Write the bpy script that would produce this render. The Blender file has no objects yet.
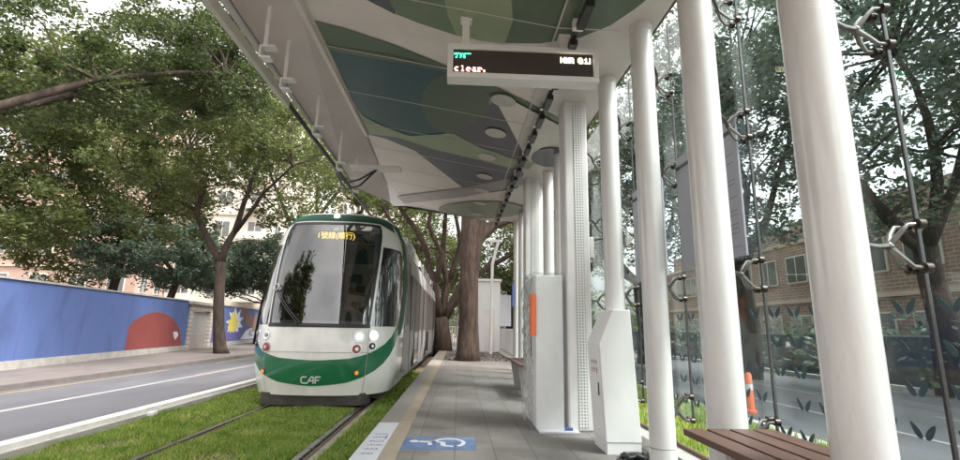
import bpy, bmesh, math, random
import numpy as np
from mathutils import Vector, Matrix
random.seed(7)
RNG = np.random.default_rng(7)
scene = bpy.context.scene
col = scene.collection
PI = math.pi

# ------------------------------------------------------------------ camera, sky, sun, exposure
cam_data = bpy.data.cameras.new('camera')
cam = bpy.data.objects.new('camera', cam_data)
col.objects.link(cam)
scene.camera = cam
cam_data.sensor_width = 36.0
cam_data.lens = 36.0 * 482.0 / 960.0
cam_data.clip_start = 0.05
cam_data.clip_end = 2000
MC = ((0.9988321, -0.0269293, 0.0401146), (-0.0446833, -0.1990440, 0.9789713), (0.0183784, 0.9796205, 0.2000148))
rot = Matrix(((MC[0][0], MC[0][1], -MC[0][2]), (MC[1][0], MC[1][1], -MC[1][2]), (MC[2][0], MC[2][1], -MC[2][2])))
cam.matrix_world = Matrix.Translation((0, 0, 1.4)) @ rot.to_4x4()

SUN_EL, SUN_AZ = math.radians(58), math.radians(118)      # azimuth measured from +Y clockwise
world = bpy.data.worlds.new('World')
scene.world = world
world.use_nodes = True
wn, wl = world.node_tree.nodes, world.node_tree.links
bg = wn['Background']
sky = wn.new('ShaderNodeTexSky')
sky.sky_type = 'NISHITA'
sky.sun_disc = False
sky.sun_elevation = SUN_EL
sky.sun_rotation = SUN_AZ
sky.air_density = 1.0
sky.dust_density = 5.0
hs = wn.new('ShaderNodeHueSaturation')
hs.inputs['Saturation'].default_value = 0.06
hs.inputs['Value'].default_value = 1.25
wl.new(sky.outputs[0], hs.inputs['Color'])
# broken cloud: brighter and darker patches of the overcast
tc = wn.new('ShaderNodeTexCoord')
nz = wn.new('ShaderNodeTexNoise'); nz.inputs['Scale'].default_value = 2.2; nz.inputs['Detail'].default_value = 6
wl.new(tc.outputs['Generated'], nz.inputs['Vector'])
cr = wn.new('ShaderNodeValToRGB')
cr.color_ramp.elements[0].position = 0.38; cr.color_ramp.elements[0].color = (0.80, 0.79, 0.80, 1)
cr.color_ramp.elements[1].position = 0.62; cr.color_ramp.elements[1].color = (1.27, 1.23, 1.18, 1)
wl.new(nz.outputs['Fac'], cr.inputs['Fac'])
mx = wn.new('ShaderNodeMix'); mx.data_type = 'RGBA'; mx.blend_type = 'MULTIPLY'; mx.inputs['Factor'].default_value = 1.0
wl.new(hs.outputs[0], mx.inputs['A']); wl.new(cr.outputs[0], mx.inputs['B'])
wl.new(mx.outputs['Result'], bg.inputs['Color'])
bg.inputs['Strength'].default_value = 0.15

sun_d = bpy.data.lights.new('sun', 'SUN')
sun_d.energy = 1.5
sun_d.angle = math.radians(12)
sun_d.color = (1.0, 0.96, 0.9)
sun = bpy.data.objects.new('sun', sun_d)
col.objects.link(sun)
sdir = Vector((math.sin(SUN_AZ) * math.cos(SUN_EL), math.cos(SUN_AZ) * math.cos(SUN_EL), math.sin(SUN_EL)))
sun.rotation_euler = sdir.to_track_quat('Z', 'Y').to_euler()
sun.location = (0, 0, 30)

scene.view_settings.view_transform = 'Standard'
scene.view_settings.look = 'None'
scene.view_settings.gamma = 1.0
scene.view_settings.use_curve_mapping = False
scene.view_settings.exposure = 1.62
scene.render.engine = 'CYCLES'
scene.cycles.max_bounces = 8
scene.cycles.transparent_max_bounces = 24

# ------------------------------------------------------------------ materials
def mat(name, color, rough=0.6, metal=0.0, var=0.0, scale=8.0, bump=0.0, bscale=40.0, spec=0.5, coat=0.0, dirt=None, dirt_scale=1.5, dirt_amt=0.0, stretch=None):
    m = bpy.data.materials.new(name); m.use_nodes = True
    n, l = m.node_tree.nodes, m.node_tree.links
    b = n['Principled BSDF']
    b.inputs['Base Color'].default_value = (*color, 1)
    b.inputs['Roughness'].default_value = rough
    b.inputs['Metallic'].default_value = metal
    b.inputs['Specular IOR Level'].default_value = spec
    if coat: b.inputs['Coat Weight'].default_value = coat; b.inputs['Coat Roughness'].default_value = 0.05
    t = n.new('ShaderNodeTexCoord'); src = t.outputs['Object']
    if stretch:
        mp = n.new('ShaderNodeMapping'); mp.inputs['Scale'].default_value = stretch
        l.new(src, mp.inputs['Vector']); src = mp.outputs[0]
    last = None
    if var:
        z = n.new('ShaderNodeTexNoise'); z.inputs['Scale'].default_value = scale; z.inputs['Detail'].default_value = 6
        l.new(src, z.inputs['Vector'])
        r = n.new('ShaderNodeValToRGB')
        r.color_ramp.elements[0].position = .3; r.color_ramp.elements[1].position = .7
        r.color_ramp.elements[0].color = (*[c * (1 - var) for c in color], 1)
        r.color_ramp.elements[1].color = (*[min(1, c * (1 + var)) for c in color], 1)
        l.new(z.outputs['Fac'], r.inputs['Fac']); last = r.outputs[0]
        mr = n.new('ShaderNodeMapRange'); mr.inputs['To Min'].default_value = max(0, rough - .1); mr.inputs['To Max'].default_value = min(1, rough + .1)
        l.new(z.outputs['Fac'], mr.inputs['Value']); l.new(mr.outputs[0], b.inputs['Roughness'])
    if dirt:
        z = n.new('ShaderNodeTexNoise'); z.inputs['Scale'].default_value = dirt_scale; z.inputs['Detail'].default_value = 8; z.inputs['Roughness'].default_value = .65
        l.new(src, z.inputs['Vector'])
        r = n.new('ShaderNodeValToRGB'); r.color_ramp.elements[0].position = .5; r.color_ramp.elements[1].position = .72
        l.new(z.outputs['Fac'], r.inputs['Fac'])
        ml = n.new('ShaderNodeMath'); ml.operation = 'MULTIPLY'; ml.inputs[1].default_value = dirt_amt
        l.new(r.outputs[0], ml.inputs[0])
        x = n.new('ShaderNodeMix'); x.data_type = 'RGBA'
        if last: l.new(last, x.inputs['A'])
        else: x.inputs['A'].default_value = (*color, 1)
        x.inputs['B'].default_value = (*dirt, 1)
        l.new(ml.outputs[0], x.inputs['Factor']); last = x.outputs['Result']
    if last: l.new(last, b.inputs['Base Color'])
    if bump:
        z = n.new('ShaderNodeTexNoise'); z.inputs['Scale'].default_value = bscale; z.inputs['Detail'].default_value = 4
        l.new(src, z.inputs['Vector'])
        bp = n.new('ShaderNodeBump'); bp.inputs['Strength'].default_value = bump; bp.inputs['Distance'].default_value = .02
        l.new(z.outputs['Fac'], bp.inputs['Height']); l.new(bp.outputs[0], b.inputs['Normal'])
    return m

def emit(name, color, s):
    m = bpy.data.materials.new(name); m.use_nodes = True
    b = m.node_tree.nodes['Principled BSDF']
    b.inputs['Base Color'].default_value = (*[c * .4 for c in color], 1)
    b.inputs['Emission Color'].default_value = (*color, 1); b.inputs['Emission Strength'].default_value = s
    return m

def glass(name, tint, rough=0.02, ior=1.5, haze=0.0, hazecol=(.5, .55, .55), refl=1.0, bump=0.0):
    m = bpy.data.materials.new(name); m.use_nodes = True
    n, l = m.node_tree.nodes, m.node_tree.links
    n.remove(n['Principled BSDF']); out = n['Material Output']
    tr = n.new('ShaderNodeBsdfTransparent'); tr.inputs[0].default_value = (*tint, 1)
    gl = n.new('ShaderNodeBsdfGlossy'); gl.inputs['Roughness'].default_value = rough
    fr = n.new('ShaderNodeLayerWeight'); fr.inputs['Blend'].default_value = .5
    pw = n.new('ShaderNodeMath'); pw.operation = 'POWER'; pw.inputs[1].default_value = 4.0; l.new(fr.outputs['Facing'], pw.inputs[0])
    mu = n.new('ShaderNodeMath'); mu.operation = 'MULTIPLY_ADD'; mu.inputs[1].default_value = .8 * refl; mu.inputs[2].default_value = .045 * refl * (ior - 1) * 2
    l.new(pw.outputs[0], mu.inputs[0])
    a = n.new('ShaderNodeMixShader'); l.new(mu.outputs[0], a.inputs[0]); l.new(tr.outputs[0], a.inputs[1]); l.new(gl.outputs[0], a.inputs[2])
    last = a
    if haze:
        df = n.new('ShaderNodeBsdfDiffuse'); df.inputs[0].default_value = (*hazecol, 1)
        z = n.new('ShaderNodeTexNoise'); z.inputs['Scale'].default_value = 3; z.inputs['Detail'].default_value = 6
        tcn = n.new('ShaderNodeTexCoord'); l.new(tcn.outputs['Object'], z.inputs['Vector'])
        k = n.new('ShaderNodeMath'); k.operation = 'MULTIPLY'; k.inputs[1].default_value = haze * 2
        l.new(z.outputs['Fac'], k.inputs[0])
        c = n.new('ShaderNodeMixShader'); l.new(k.outputs[0], c.inputs[0]); l.new(a.outputs[0], c.inputs[1]); l.new(df.outputs[0], c.inputs[2]); last = c
    if bump:
        z2 = n.new('ShaderNodeTexNoise'); z2.inputs['Scale'].default_value = 9; z2.inputs['Detail'].default_value = 5; z2.inputs['Distortion'].default_value = 1.5
        tc2 = n.new('ShaderNodeTexCoord'); l.new(tc2.outputs['Object'], z2.inputs['Vector'])
        bp = n.new('ShaderNodeBump'); bp.inputs['Strength'].default_value = bump; bp.inputs['Distance'].default_value = .05
        l.new(z2.outputs['Fac'], bp.inputs['Height']); l.new(bp.outputs[0], gl.inputs['Normal']); l.new(bp.outputs[0], fr.inputs['Normal'])
    l.new(last.outputs[0], out.inputs[0])
    return m

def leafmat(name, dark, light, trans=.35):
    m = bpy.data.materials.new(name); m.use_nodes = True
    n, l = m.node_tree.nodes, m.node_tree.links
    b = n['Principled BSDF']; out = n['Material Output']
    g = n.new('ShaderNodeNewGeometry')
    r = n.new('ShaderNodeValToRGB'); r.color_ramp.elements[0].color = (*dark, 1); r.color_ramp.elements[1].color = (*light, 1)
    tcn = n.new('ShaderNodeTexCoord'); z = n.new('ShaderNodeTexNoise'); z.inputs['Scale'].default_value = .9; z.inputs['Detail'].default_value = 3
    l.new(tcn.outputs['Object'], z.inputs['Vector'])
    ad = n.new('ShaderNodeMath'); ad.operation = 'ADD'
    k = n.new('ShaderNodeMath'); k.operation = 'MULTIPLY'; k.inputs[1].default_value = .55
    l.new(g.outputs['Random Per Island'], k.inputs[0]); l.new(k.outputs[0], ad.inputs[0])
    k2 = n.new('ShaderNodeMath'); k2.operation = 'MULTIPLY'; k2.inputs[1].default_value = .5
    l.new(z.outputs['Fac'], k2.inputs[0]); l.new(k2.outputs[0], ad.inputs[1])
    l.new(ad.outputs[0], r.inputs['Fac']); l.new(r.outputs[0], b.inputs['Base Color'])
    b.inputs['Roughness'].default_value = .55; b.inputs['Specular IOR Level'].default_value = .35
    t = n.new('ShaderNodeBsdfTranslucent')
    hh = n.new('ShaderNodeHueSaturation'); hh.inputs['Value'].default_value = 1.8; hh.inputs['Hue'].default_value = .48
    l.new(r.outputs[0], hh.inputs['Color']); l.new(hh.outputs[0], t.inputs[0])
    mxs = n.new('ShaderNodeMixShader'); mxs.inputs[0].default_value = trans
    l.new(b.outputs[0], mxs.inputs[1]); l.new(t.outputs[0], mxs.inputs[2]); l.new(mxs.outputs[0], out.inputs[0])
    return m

M = {}
M['white'] = mat('white_paint', (.78, .77, .76), .38, var=.04, scale=3, dirt=(.45, .42, .38), dirt_scale=5, dirt_amt=.12, stretch=(1, 1, .35), coat=.2)
M['column'] = mat('column_paint', (.66, .645, .63), .28, var=.04, scale=2, dirt=(.42, .38, .34), dirt_scale=5, dirt_amt=.4, stretch=(1, 1, .18), coat=.5, bump=.05, bscale=7)
M['panel'] = mat('perforated_steel_paint', (.72, .70, .69), .45, var=.03, scale=4, dirt=(.4, .37, .35), dirt_scale=6, dirt_amt=.15)
M['ceil'] = mat('ceiling_board', (.75, .69, .65), .42, var=.05, scale=1.2, dirt=(.5, .46, .42), dirt_scale=2.5, dirt_amt=.25, bump=.02, bscale=5)
M['wing'] = mat('wing_board', (.64, .57, .56), .55, var=.05, scale=1.5, dirt=(.42, .38, .36), dirt_scale=1.2, dirt_amt=.35)
for k, c in dict(dgreen=(.115, .16, .11), mgreen=(.17, .23, .15), lgreen=(.30, .36, .24), teal=(.045, .105, .115), olive=(.10, .135, .10), dolive=(.12, .15, .10),
                 navy=(.10, .105, .13), grey=(.33, .30, .30), ggreen=(.25, .28, .22), seam=(.55, .53, .5), spot=(.52, .50, .47)).items():
    M[k] = mat('print_' + k, c, .4, var=.06, scale=2.5, dirt=tuple(min(1, x * 1.35 + .02) for x in c), dirt_scale=3, dirt_amt=.3)
M['frame'] = mat('beige_frame_paint', (.60, .58, .52), .45, var=.05)
M['black'] = mat('black_plastic', (.02, .02, .022), .4, var=.1)
M['darkmetal'] = mat('dark_metal', (.05, .045, .045), .4, metal=.6, var=.1)
M['steel'] = mat('stainless_steel', (.20, .19, .18), .35, metal=1, var=.1, scale=20)
M['bronze'] = mat('worn_steel_disc', (.07, .055, .05), .3, metal=.9, var=.15)
M['rail'] = mat('rail_steel', (.20, .14, .11), .4, metal=.7, var=.3, scale=14)
M['railtop'] = mat('rail_head', (.42, .38, .35), .3, metal=.8, var=.15)
M['rubber'] = mat('rail_jacket', (.06, .045, .04), .8, var=.2)
M['conc'] = mat('concrete', (.42, .40, .37), .85, var=.14, scale=5, bump=.2, bscale=60, dirt=(.2, .19, .17), dirt_scale=2, dirt_amt=.5)
M['railconc'] = mat('rail_haunch_concrete', (.36, .31, .26), .9, var=.15, scale=8, bump=.2, bscale=60, dirt=(.14, .13, .08), dirt_scale=3, dirt_amt=.5)
M['kerbtop'] = mat('white_kerb_top', (.7, .69, .66), .7, var=.08, dirt=(.4, .38, .34), dirt_scale=3, dirt_amt=.4)
M['asphalt'] = mat('asphalt', (.085, .085, .095), .85, var=.15, scale=1.2, bump=.25, bscale=120, dirt=(.19, .19, .2), dirt_scale=.4, dirt_amt=.5, stretch=(1, .3, 1))
M['sidewalk'] = mat('sidewalk', (.15, .13, .122), .9, var=.15, scale=2, bump=.2, bscale=40, dirt=(.11, .09, .08), dirt_scale=1.1, dirt_amt=.7)
M['soil'] = mat('soil', (.16, .12, .085), .95, var=.35, scale=9, bump=.6, bscale=25)
M['roadpaint_w'] = mat('white_road_paint', (.27, .27, .27), .7, var=.1, dirt=(.2, .2, .2), dirt_scale=5, dirt_amt=.6)
M['roadpaint_y'] = mat('yellow_road_paint', (.22, .17, .10), .7, var=.1, dirt=(.2, .2, .2), dirt_scale=5, dirt_amt=.7)
M['tactile'] = mat('beige_tactile_tile', (.33, .27, .205), .8, var=.08, scale=12, dirt=(.2, .17, .14), dirt_scale=4, dirt_amt=.5)
M['edge'] = mat('platform_edge_concrete', (.27, .245, .225), .75, var=.08, scale=3, dirt=(.24, .22, .2), dirt_scale=3, dirt_amt=.5)
M['label'] = mat('white_floor_plate', (.62, .62, .65), .5, var=.03, dirt=(.5, .5, .5), dirt_scale=6, dirt_amt=.3)
M['blue'] = mat('blue_floor_paint', (.11, .165, .30), .6, var=.12, scale=7, dirt=(.3, .33, .4), dirt_scale=8, dirt_amt=.5)
M['bluetext'] = mat('blue_print', (.08, .11, .32), .6)
M['tramwhite'] = mat('tram_white_paint', (.80, .785, .75), .22, var=.03, coat=.7, dirt=(.48, .44, .38), dirt_scale=1.8, dirt_amt=.35, stretch=(1, 1, .5))
M['tramgreen'] = mat('tram_green_paint', (.008, .145, .06), .2, var=.04, coat=.8)
M['tramarch'] = mat('tram_dark_green_paint', (.022, .085, .055), .55, var=.04, spec=.2)
M['tramgrey'] = mat('tram_grey_paint', (.36, .345, .335), .5, var=.05, spec=.3, dirt=(.22, .2, .18), dirt_scale=2, dirt_amt=.35)
M['taupe'] = mat('tram_tinted_window', (.10, .078, .072), .35, var=.06, spec=.35)
M['tramdark'] = mat('tram_underframe', (.06, .05, .048), .6, var=.15, dirt=(.14, .12, .1), dirt_scale=4, dirt_amt=.5)
M['cabglass'] = glass('cab_windscreen', (.24, .27, .27), .012, 3.0, refl=1.05)
M['sideglass'] = mat('cab_side_glass', (.012, .014, .015), .04, spec=1.0, coat=1.0)
M['silver'] = mat('silver_trim', (.6, .6, .6), .25, metal=1)
M['lampglass'] = emit('headlamp_light', (1, .98, .92), 2.0)
M['redlamp'] = mat('red_lens', (.32, .03, .03), .15, coat=1)
M['orangelamp'] = emit('amber_lens', (.9, .25, .02), .35)
M['led_y'] = emit('amber_led', (1, .62, .08), 2.2)
M['led_w'] = emit('pale_yellow_led', (1, .9, .62), 2.0)
M['led_r'] = emit('red_led', (1, .42, .36), 1.3)
M['led_g'] = emit('green_led', (.08, .85, .48), 1.1)
M['wood'] = mat('brown_slat', (.12, .062, .048), .5, var=.22, scale=3, stretch=(12, 1, 12), bump=.08, bscale=20)
M['woodend'] = mat('brown_trim', (.13, .075, .055), .6, var=.2)
M['orange'] = mat('orange_plastic', (.80, .16, .055), .5, var=.06)
M['poster'] = mat('poster_back', (.36, .36, .41), .5, var=.04, scale=2)
M['postertext'] = mat('poster_print', (.2, .2, .24), .6)
M['decal'] = mat('leaf_decal', (.022, .05, .065), .5, var=.08)
M['bark'] = mat('bark', (.040, .028, .020), .95, var=.55, scale=9, stretch=(1, 1, .22), bump=1.0, bscale=16)
M['bark2'] = mat('pale_bark', (.066, .044, .032), .95, var=.6, scale=9, stretch=(1, 1, .22), bump=1.0, bscale=14)
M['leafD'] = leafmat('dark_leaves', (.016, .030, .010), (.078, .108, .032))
M['leafM'] = leafmat('mid_leaves', (.028, .048, .015), (.135, .165, .05))
M['leafL'] = leafmat('pale_leaves', (.05, .075, .024), (.21, .245, .085))
M['leafG'] = leafmat('grey_green_leaves', (.030, .055, .040), (.135, .18, .12))
M['grass'] = leafmat('grass_blades', (.08, .15, .02), (.50, .50, .18), .4)
_r = [n for n in M['grass'].node_tree.nodes if n.type == 'VALTORGB'][0].color_ramp
_e = _r.elements.new(.55); _e.color = (.19, .31, .055, 1); _r.elements[0].position = .2; _r.elements[2].position = .85
[n for n in M['grass'].node_tree.nodes if n.type == 'TEX_NOISE'][0].inputs['Scale'].default_value = 2.6
M['beige'] = mat('beige_render', (.52, .44, .36), .9, var=.06, scale=.6, dirt=(.35, .28, .22), dirt_scale=.5, dirt_amt=.4)
M['pink'] = mat('pink_tile', (.42, .29, .23), .8, var=.08, scale=1)
M['cream'] = mat('cream_render', (.66, .62, .54), .9, var=.06, scale=.5, dirt=(.4, .36, .3), dirt_scale=.6, dirt_amt=.35)
M['winglass'] = mat('window_glass', (.13, .13, .13), .1, coat=.5)
M['darkleafwall'] = mat('parapet_paint', (.10, .115, .13), .8, var=.12, scale=1.5)
M['skin'] = mat('skin', (.45, .27, .19), .5)
M['shirt'] = mat('driver_shirt', (.10, .14, .24), .8)
M['mask'] = mat('face_mask', (.55, .6, .65), .8)
M['hair'] = mat('dark_hair', (.01, .01, .01), .6)

def brickmat(name, c1, c2, mortar, bw, rh, off=.5, ms=.012, rough=.8, plane='XY', noise=.1, bump=.2):
    m = bpy.data.materials.new(name); m.use_nodes = True
    n, l = m.node_tree.nodes, m.node_tree.links
    b = n['Principled BSDF']; b.inputs['Roughness'].default_value = rough
    t = n.new('ShaderNodeTexCoord'); s = n.new('ShaderNodeSeparateXYZ'); l.new(t.outputs['Object'], s.inputs[0])
    c = n.new('ShaderNodeCombineXYZ')
    l.new(s.outputs[plane[0]], c.inputs['X']); l.new(s.outputs[plane[1]], c.inputs['Y'])
    br = n.new('ShaderNodeTexBrick'); br.offset = off; br.inputs['Scale'].default_value = 1
    br.inputs['Brick Width'].default_value = bw; br.inputs['Row Height'].default_value = rh
    br.inputs['Mortar Size'].default_value = ms; br.inputs['Mortar Smooth'].default_value = .1
    br.inputs['Color1'].default_value = (*c1, 1); br.inputs['Color2'].default_value = (*c2, 1); br.inputs['Mortar'].default_value = (*mortar, 1)
    l.new(c.outputs[0], br.inputs['Vector'])
    z = n.new('ShaderNodeTexNoise'); z.inputs['Scale'].default_value = 2.5; z.inputs['Detail'].default_value = 8; z.inputs['Roughness'].default_value = .6
    l.new(t.outputs['Object'], z.inputs['Vector'])
    mr = n.new('ShaderNodeMapRange'); mr.inputs['From Min'].default_value = .3; mr.inputs['From Max'].default_value = .7
    mr.inputs['To Min'].default_value = 1 - noise; mr.inputs['To Max'].default_value = 1 + noise
    l.new(z.outputs['Fac'], mr.inputs['Value'])
    x = n.new('ShaderNodeMix'); x.data_type = 'RGBA'; x.blend_type = 'MULTIPLY'; x.inputs['Factor'].default_value = 1
    l.new(br.outputs['Color'], x.inputs['A']); l.new(mr.outputs[0], x.inputs['B']); l.new(x.outputs['Result'], b.inputs['Base Color'])
    mr2 = n.new('ShaderNodeMapRange'); mr2.inputs['To Min'].default_value = rough - .25; mr2.inputs['To Max'].default_value = rough + .1
    l.new(z.outputs['Fac'], mr2.inputs['Value']); l.new(mr2.outputs[0], b.inputs['Roughness'])
    bp = n.new('ShaderNodeBump'); bp.inputs['Strength'].default_value = bump; bp.inputs['Distance'].default_value = .005; bp.invert = True
    l.new(br.outputs['Fac'], bp.inputs['Height']); l.new(bp.outputs[0], b.inputs['Normal'])
    return m
M['tile'] = brickmat('platform_tile', (.175, .158, .145), (.205, .187, .172), (.125, .113, .105), .36, .72, off=0, ms=.006, rough=.7, noise=.26)
M['brick'] = brickmat('brick_wall', (.28, .16, .12), (.33, .2, .15), (.4, .36, .32), .5, .16, ms=.02, plane='YZ')
M['pillar'] = brickmat('stone_block', (.46, .42, .38), (.5, .46, .41), (.25, .22, .2), .6, .2, ms=.02, plane='YZ')
def dotmat(name, base, dot, cell, r, plane):
    m = bpy.data.materials.new(name); m.use_nodes = True
    n, l = m.node_tree.nodes, m.node_tree.links
    b = n['Principled BSDF']; b.inputs['Roughness'].default_value = .45
    t = n.new('ShaderNodeTexCoord'); s = n.new('ShaderNodeSeparateXYZ'); l.new(t.outputs['Object'], s.inputs[0])
    sq = []
    for ax in plane:
        d = n.new('ShaderNodeMath'); d.operation = 'DIVIDE'; d.inputs[1].default_value = cell; l.new(s.outputs[ax], d.inputs[0])
        f_ = n.new('ShaderNodeMath'); f_.operation = 'FRACT'; l.new(d.outputs[0], f_.inputs[0])
        u = n.new('ShaderNodeMath'); u.operation = 'SUBTRACT'; u.inputs[1].default_value = .5; l.new(f_.outputs[0], u.inputs[0])
        p = n.new('ShaderNodeMath'); p.operation = 'MULTIPLY'; l.new(u.outputs[0], p.inputs[0]); l.new(u.outputs[0], p.inputs[1]); sq.append(p)
    a = n.new('ShaderNodeMath'); a.operation = 'ADD'; l.new(sq[0].outputs[0], a.inputs[0]); l.new(sq[1].outputs[0], a.inputs[1])
    g = n.new('ShaderNodeMath'); g.operation = 'LESS_THAN'; g.inputs[1].default_value = r * r; l.new(a.outputs[0], g.inputs[0])
    x = n.new('ShaderNodeMix'); x.data_type = 'RGBA'; x.inputs['A'].default_value = (*base, 1); x.inputs['B'].default_value = (*dot, 1)
    l.new(g.outputs[0], x.inputs['Factor']); l.new(x.outputs['Result'], b.inputs['Base Color'])
    return m
M['holes'] = dotmat('perforations', (.70, .68, .67), (.09, .09, .09), .033, .24, 'XZ')
M['ledboard'] = dotmat('led_matrix', (.085, .065, .058), (.018, .014, .014), .0165, .34, 'XZ')
M['plastic'] = glass('plastic_film', (.97, .975, .98), .12, 1.5, haze=.10, hazecol=(.75, .76, .78), refl=.7, bump=.4)
M['pane'] = glass('toughened_glass', (.84, .90, .90), .015, 1.5, haze=.006, hazecol=(.4, .48, .5), refl=.8)
M['film'] = glass('frosted_film', (.62, .70, .74), .3, 1.4, haze=.25, hazecol=(.30, .36, .40))
M['doorglass'] = mat('door_glass', (.22, .21, .21), .1, coat=.8)

# ------------------------------------------------------------------ mesh helpers
class MB:
    def __init__(s): s.v = []; s.f = []; s.m = []; s.mats = []
    def mi(s, m):
        if m not in s.mats: s.mats.append(m)
        return s.mats.index(m)
    def add(s, vs, fs, m):
        o = len(s.v); s.v += [tuple(v) for v in vs]; k = s.mi(m)
        for f in fs: s.f.append([o + i for i in f]); s.m.append(k)
    def box(s, x0, x1, y0, y1, z0, z1, m):
        s.add([(x0, y0, z0), (x1, y0, z0), (x1, y1, z0), (x0, y1, z0), (x0, y0, z1), (x1, y0, z1), (x1, y1, z1), (x0, y1, z1)],
              [(0, 3, 2, 1), (4, 5, 6, 7), (0, 1, 5, 4), (1, 2, 6, 5), (2, 3, 7, 6), (3, 0, 4, 7)], m)
    def hexa(s, p, m):
        s.add(p, [(0, 3, 2, 1), (4, 5, 6, 7), (0, 1, 5, 4), (1, 2, 6, 5), (2, 3, 7, 6), (3, 0, 4, 7)], m)
    def tube(s, pts, rad, m, n=10, cap=True):
        pts = [Vector(p) for p in pts]
        if not hasattr(rad, '__len__'): rad = [rad] * len(pts)
        vs = []; prev = None
        for i, p in enumerate(pts):
            d = (pts[min(i + 1, len(pts) - 1)] - pts[max(i - 1, 0)]).normalized()
            if prev is None:
                a = Vector((0, 0, 1)) if abs(d.z) < .9 else Vector((1, 0, 0)); u = d.cross(a).normalized()
            else:
                u = (prev - d * prev.dot(d)).normalized()
            prev = u; w = d.cross(u)
            for k in range(n):
                a = 2 * PI * k / n; vs.append(p + (u * math.cos(a) + w * math.sin(a)) * rad[i])
        fs = []
        for i in range(len(pts) - 1):
            for k in range(n):
                k2 = (k + 1) % n; fs.append((i * n + k, i * n + k2, (i + 1) * n + k2, (i + 1) * n + k))
        if cap: fs.append(tuple(range(n))[::-1]); fs.append(tuple((len(pts) - 1) * n + k for k in range(n)))
        s.add(vs, fs, m)
    def poly(s, pts, m): s.add(pts, [tuple(range(len(pts)))], m)
    def prism(s, pts, d, m):
        n = len(pts); d = Vector(d); vs = [Vector(p) for p in pts]; vs += [v + d for v in vs]
        s.add(vs, [tuple(range(n))[::-1], tuple(range(n, 2 * n))] + [(i, (i + 1) % n, n + (i + 1) % n, n + i) for i in range(n)], m)
    def grid(s, P, m, flip=False):
        r, c = len(P), len(P[0]); vs = [p for row in P for p in row]; fs = []
        for i in range(r - 1):
            for j in range(c - 1):
                q = (i * c + j, i * c + j + 1, (i + 1) * c + j + 1, (i + 1) * c + j); fs.append(q[::-1] if flip else q)
        s.add(vs, fs, m)
    def ball(s, c, r, m, n=12, sq=(1, 1, 1)):
        P = []
        for i in range(n // 2 + 1):
            t = PI * i / (n // 2); P.append([(c[0] + r * sq[0] * math.sin(t) * math.cos(2 * PI * j / n), c[1] + r * sq[1] * math.sin(t) * math.sin(2 * PI * j / n), c[2] + r * sq[2] * math.cos(t)) for j in range(n + 1)])
        s.grid(P, m, flip=True)
    def build(s, name, parent=None, smooth=False, bevel=0.0, origin=None, recalc=True):
        me = bpy.data.meshes.new(name)
        if origin: s.v = [(a - origin[0], b - origin[1], c - origin[2]) for a, b, c in s.v]
        me.from_pydata(s.v, [], s.f)
        for k in s.mats: me.materials.append(M[k] if isinstance(k, str) else k)
        me.polygons.foreach_set('material_index', s.m)
        if recalc:
            bm = bmesh.new(); bm.from_mesh(me); bmesh.ops.remove_doubles(bm, verts=bm.verts, dist=1e-5)
            bmesh.ops.recalc_face_normals(bm, faces=bm.faces); bm.to_mesh(me); bm.free()
        o = bpy.data.objects.new(name, me); col.objects.link(o)
        if origin: o.location = origin
        if parent: o.parent = parent; o.location = Vector(o.location) - parent.location if origin else -parent.location
        if smooth:
            me.polygons.foreach_set('use_smooth', [True] * len(me.polygons))
            if smooth == 'auto':
                me.set_sharp_from_angle(angle=math.radians(40))
        if bevel:
            b = o.modifiers.new('bevel', 'BEVEL'); b.width = bevel; b.segments = 2; b.limit_method = 'ANGLE'
        return o
def tag(o, label, cat, group=None, kind=None):
    if label: o['label'] = label
    if cat: o['category'] = cat
    if group: o['group'] = group
    if kind: o['kind'] = kind
    return o
def thing(name, label, cat, loc=(0, 0, 0), group=None):
    o = bpy.data.objects.new(name, None); col.objects.link(o); o.location = loc; o.empty_display_size = .2
    return tag(o, label, cat, group)
def struct(name, mb, **k):
    o = mb.build(name, **k); o['kind'] = 'structure'; return o
def kids(o): return [c for c in bpy.data.objects if c.parent == o]
def dup(o, loc, label=None, parent=None, rotz=None):
    ch = kids(o)
    c = o.copy(); col.objects.link(c); c.parent = parent
    if loc is not None: c.location = loc
    if rotz is not None: c.rotation_euler = (0, 0, rotz)
    if label: c['label'] = label
    for k in ch: dup(k, None, parent=c)
    return c
def text(name, body, size, mname, mtx, parent, depth=.002, align='CENTER', sx=1.0):
    cu = bpy.data.curves.new(name, 'FONT'); cu.body = body; cu.size = size; cu.extrude = depth; cu.align_x = align; cu.align_y = 'CENTER'
    cu.resolution_u = 3
    t = bpy.data.objects.new(name, cu); col.objects.link(t)
    bpy.context.view_layer.update()
    me = bpy.data.meshes.new_from_object(t.evaluated_get(bpy.context.evaluated_depsgraph_get()))
    bpy.data.objects.remove(t); me.name = name
    me.transform(mtx @ Matrix.Diagonal((sx, 1, 1, 1)))
    me.materials.clear(); me.materials.append(M[mname])
    o = bpy.data.objects.new(name, me); col.objects.link(o)
    if parent: o.parent = parent; o.location = -parent.location
    return o
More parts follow.
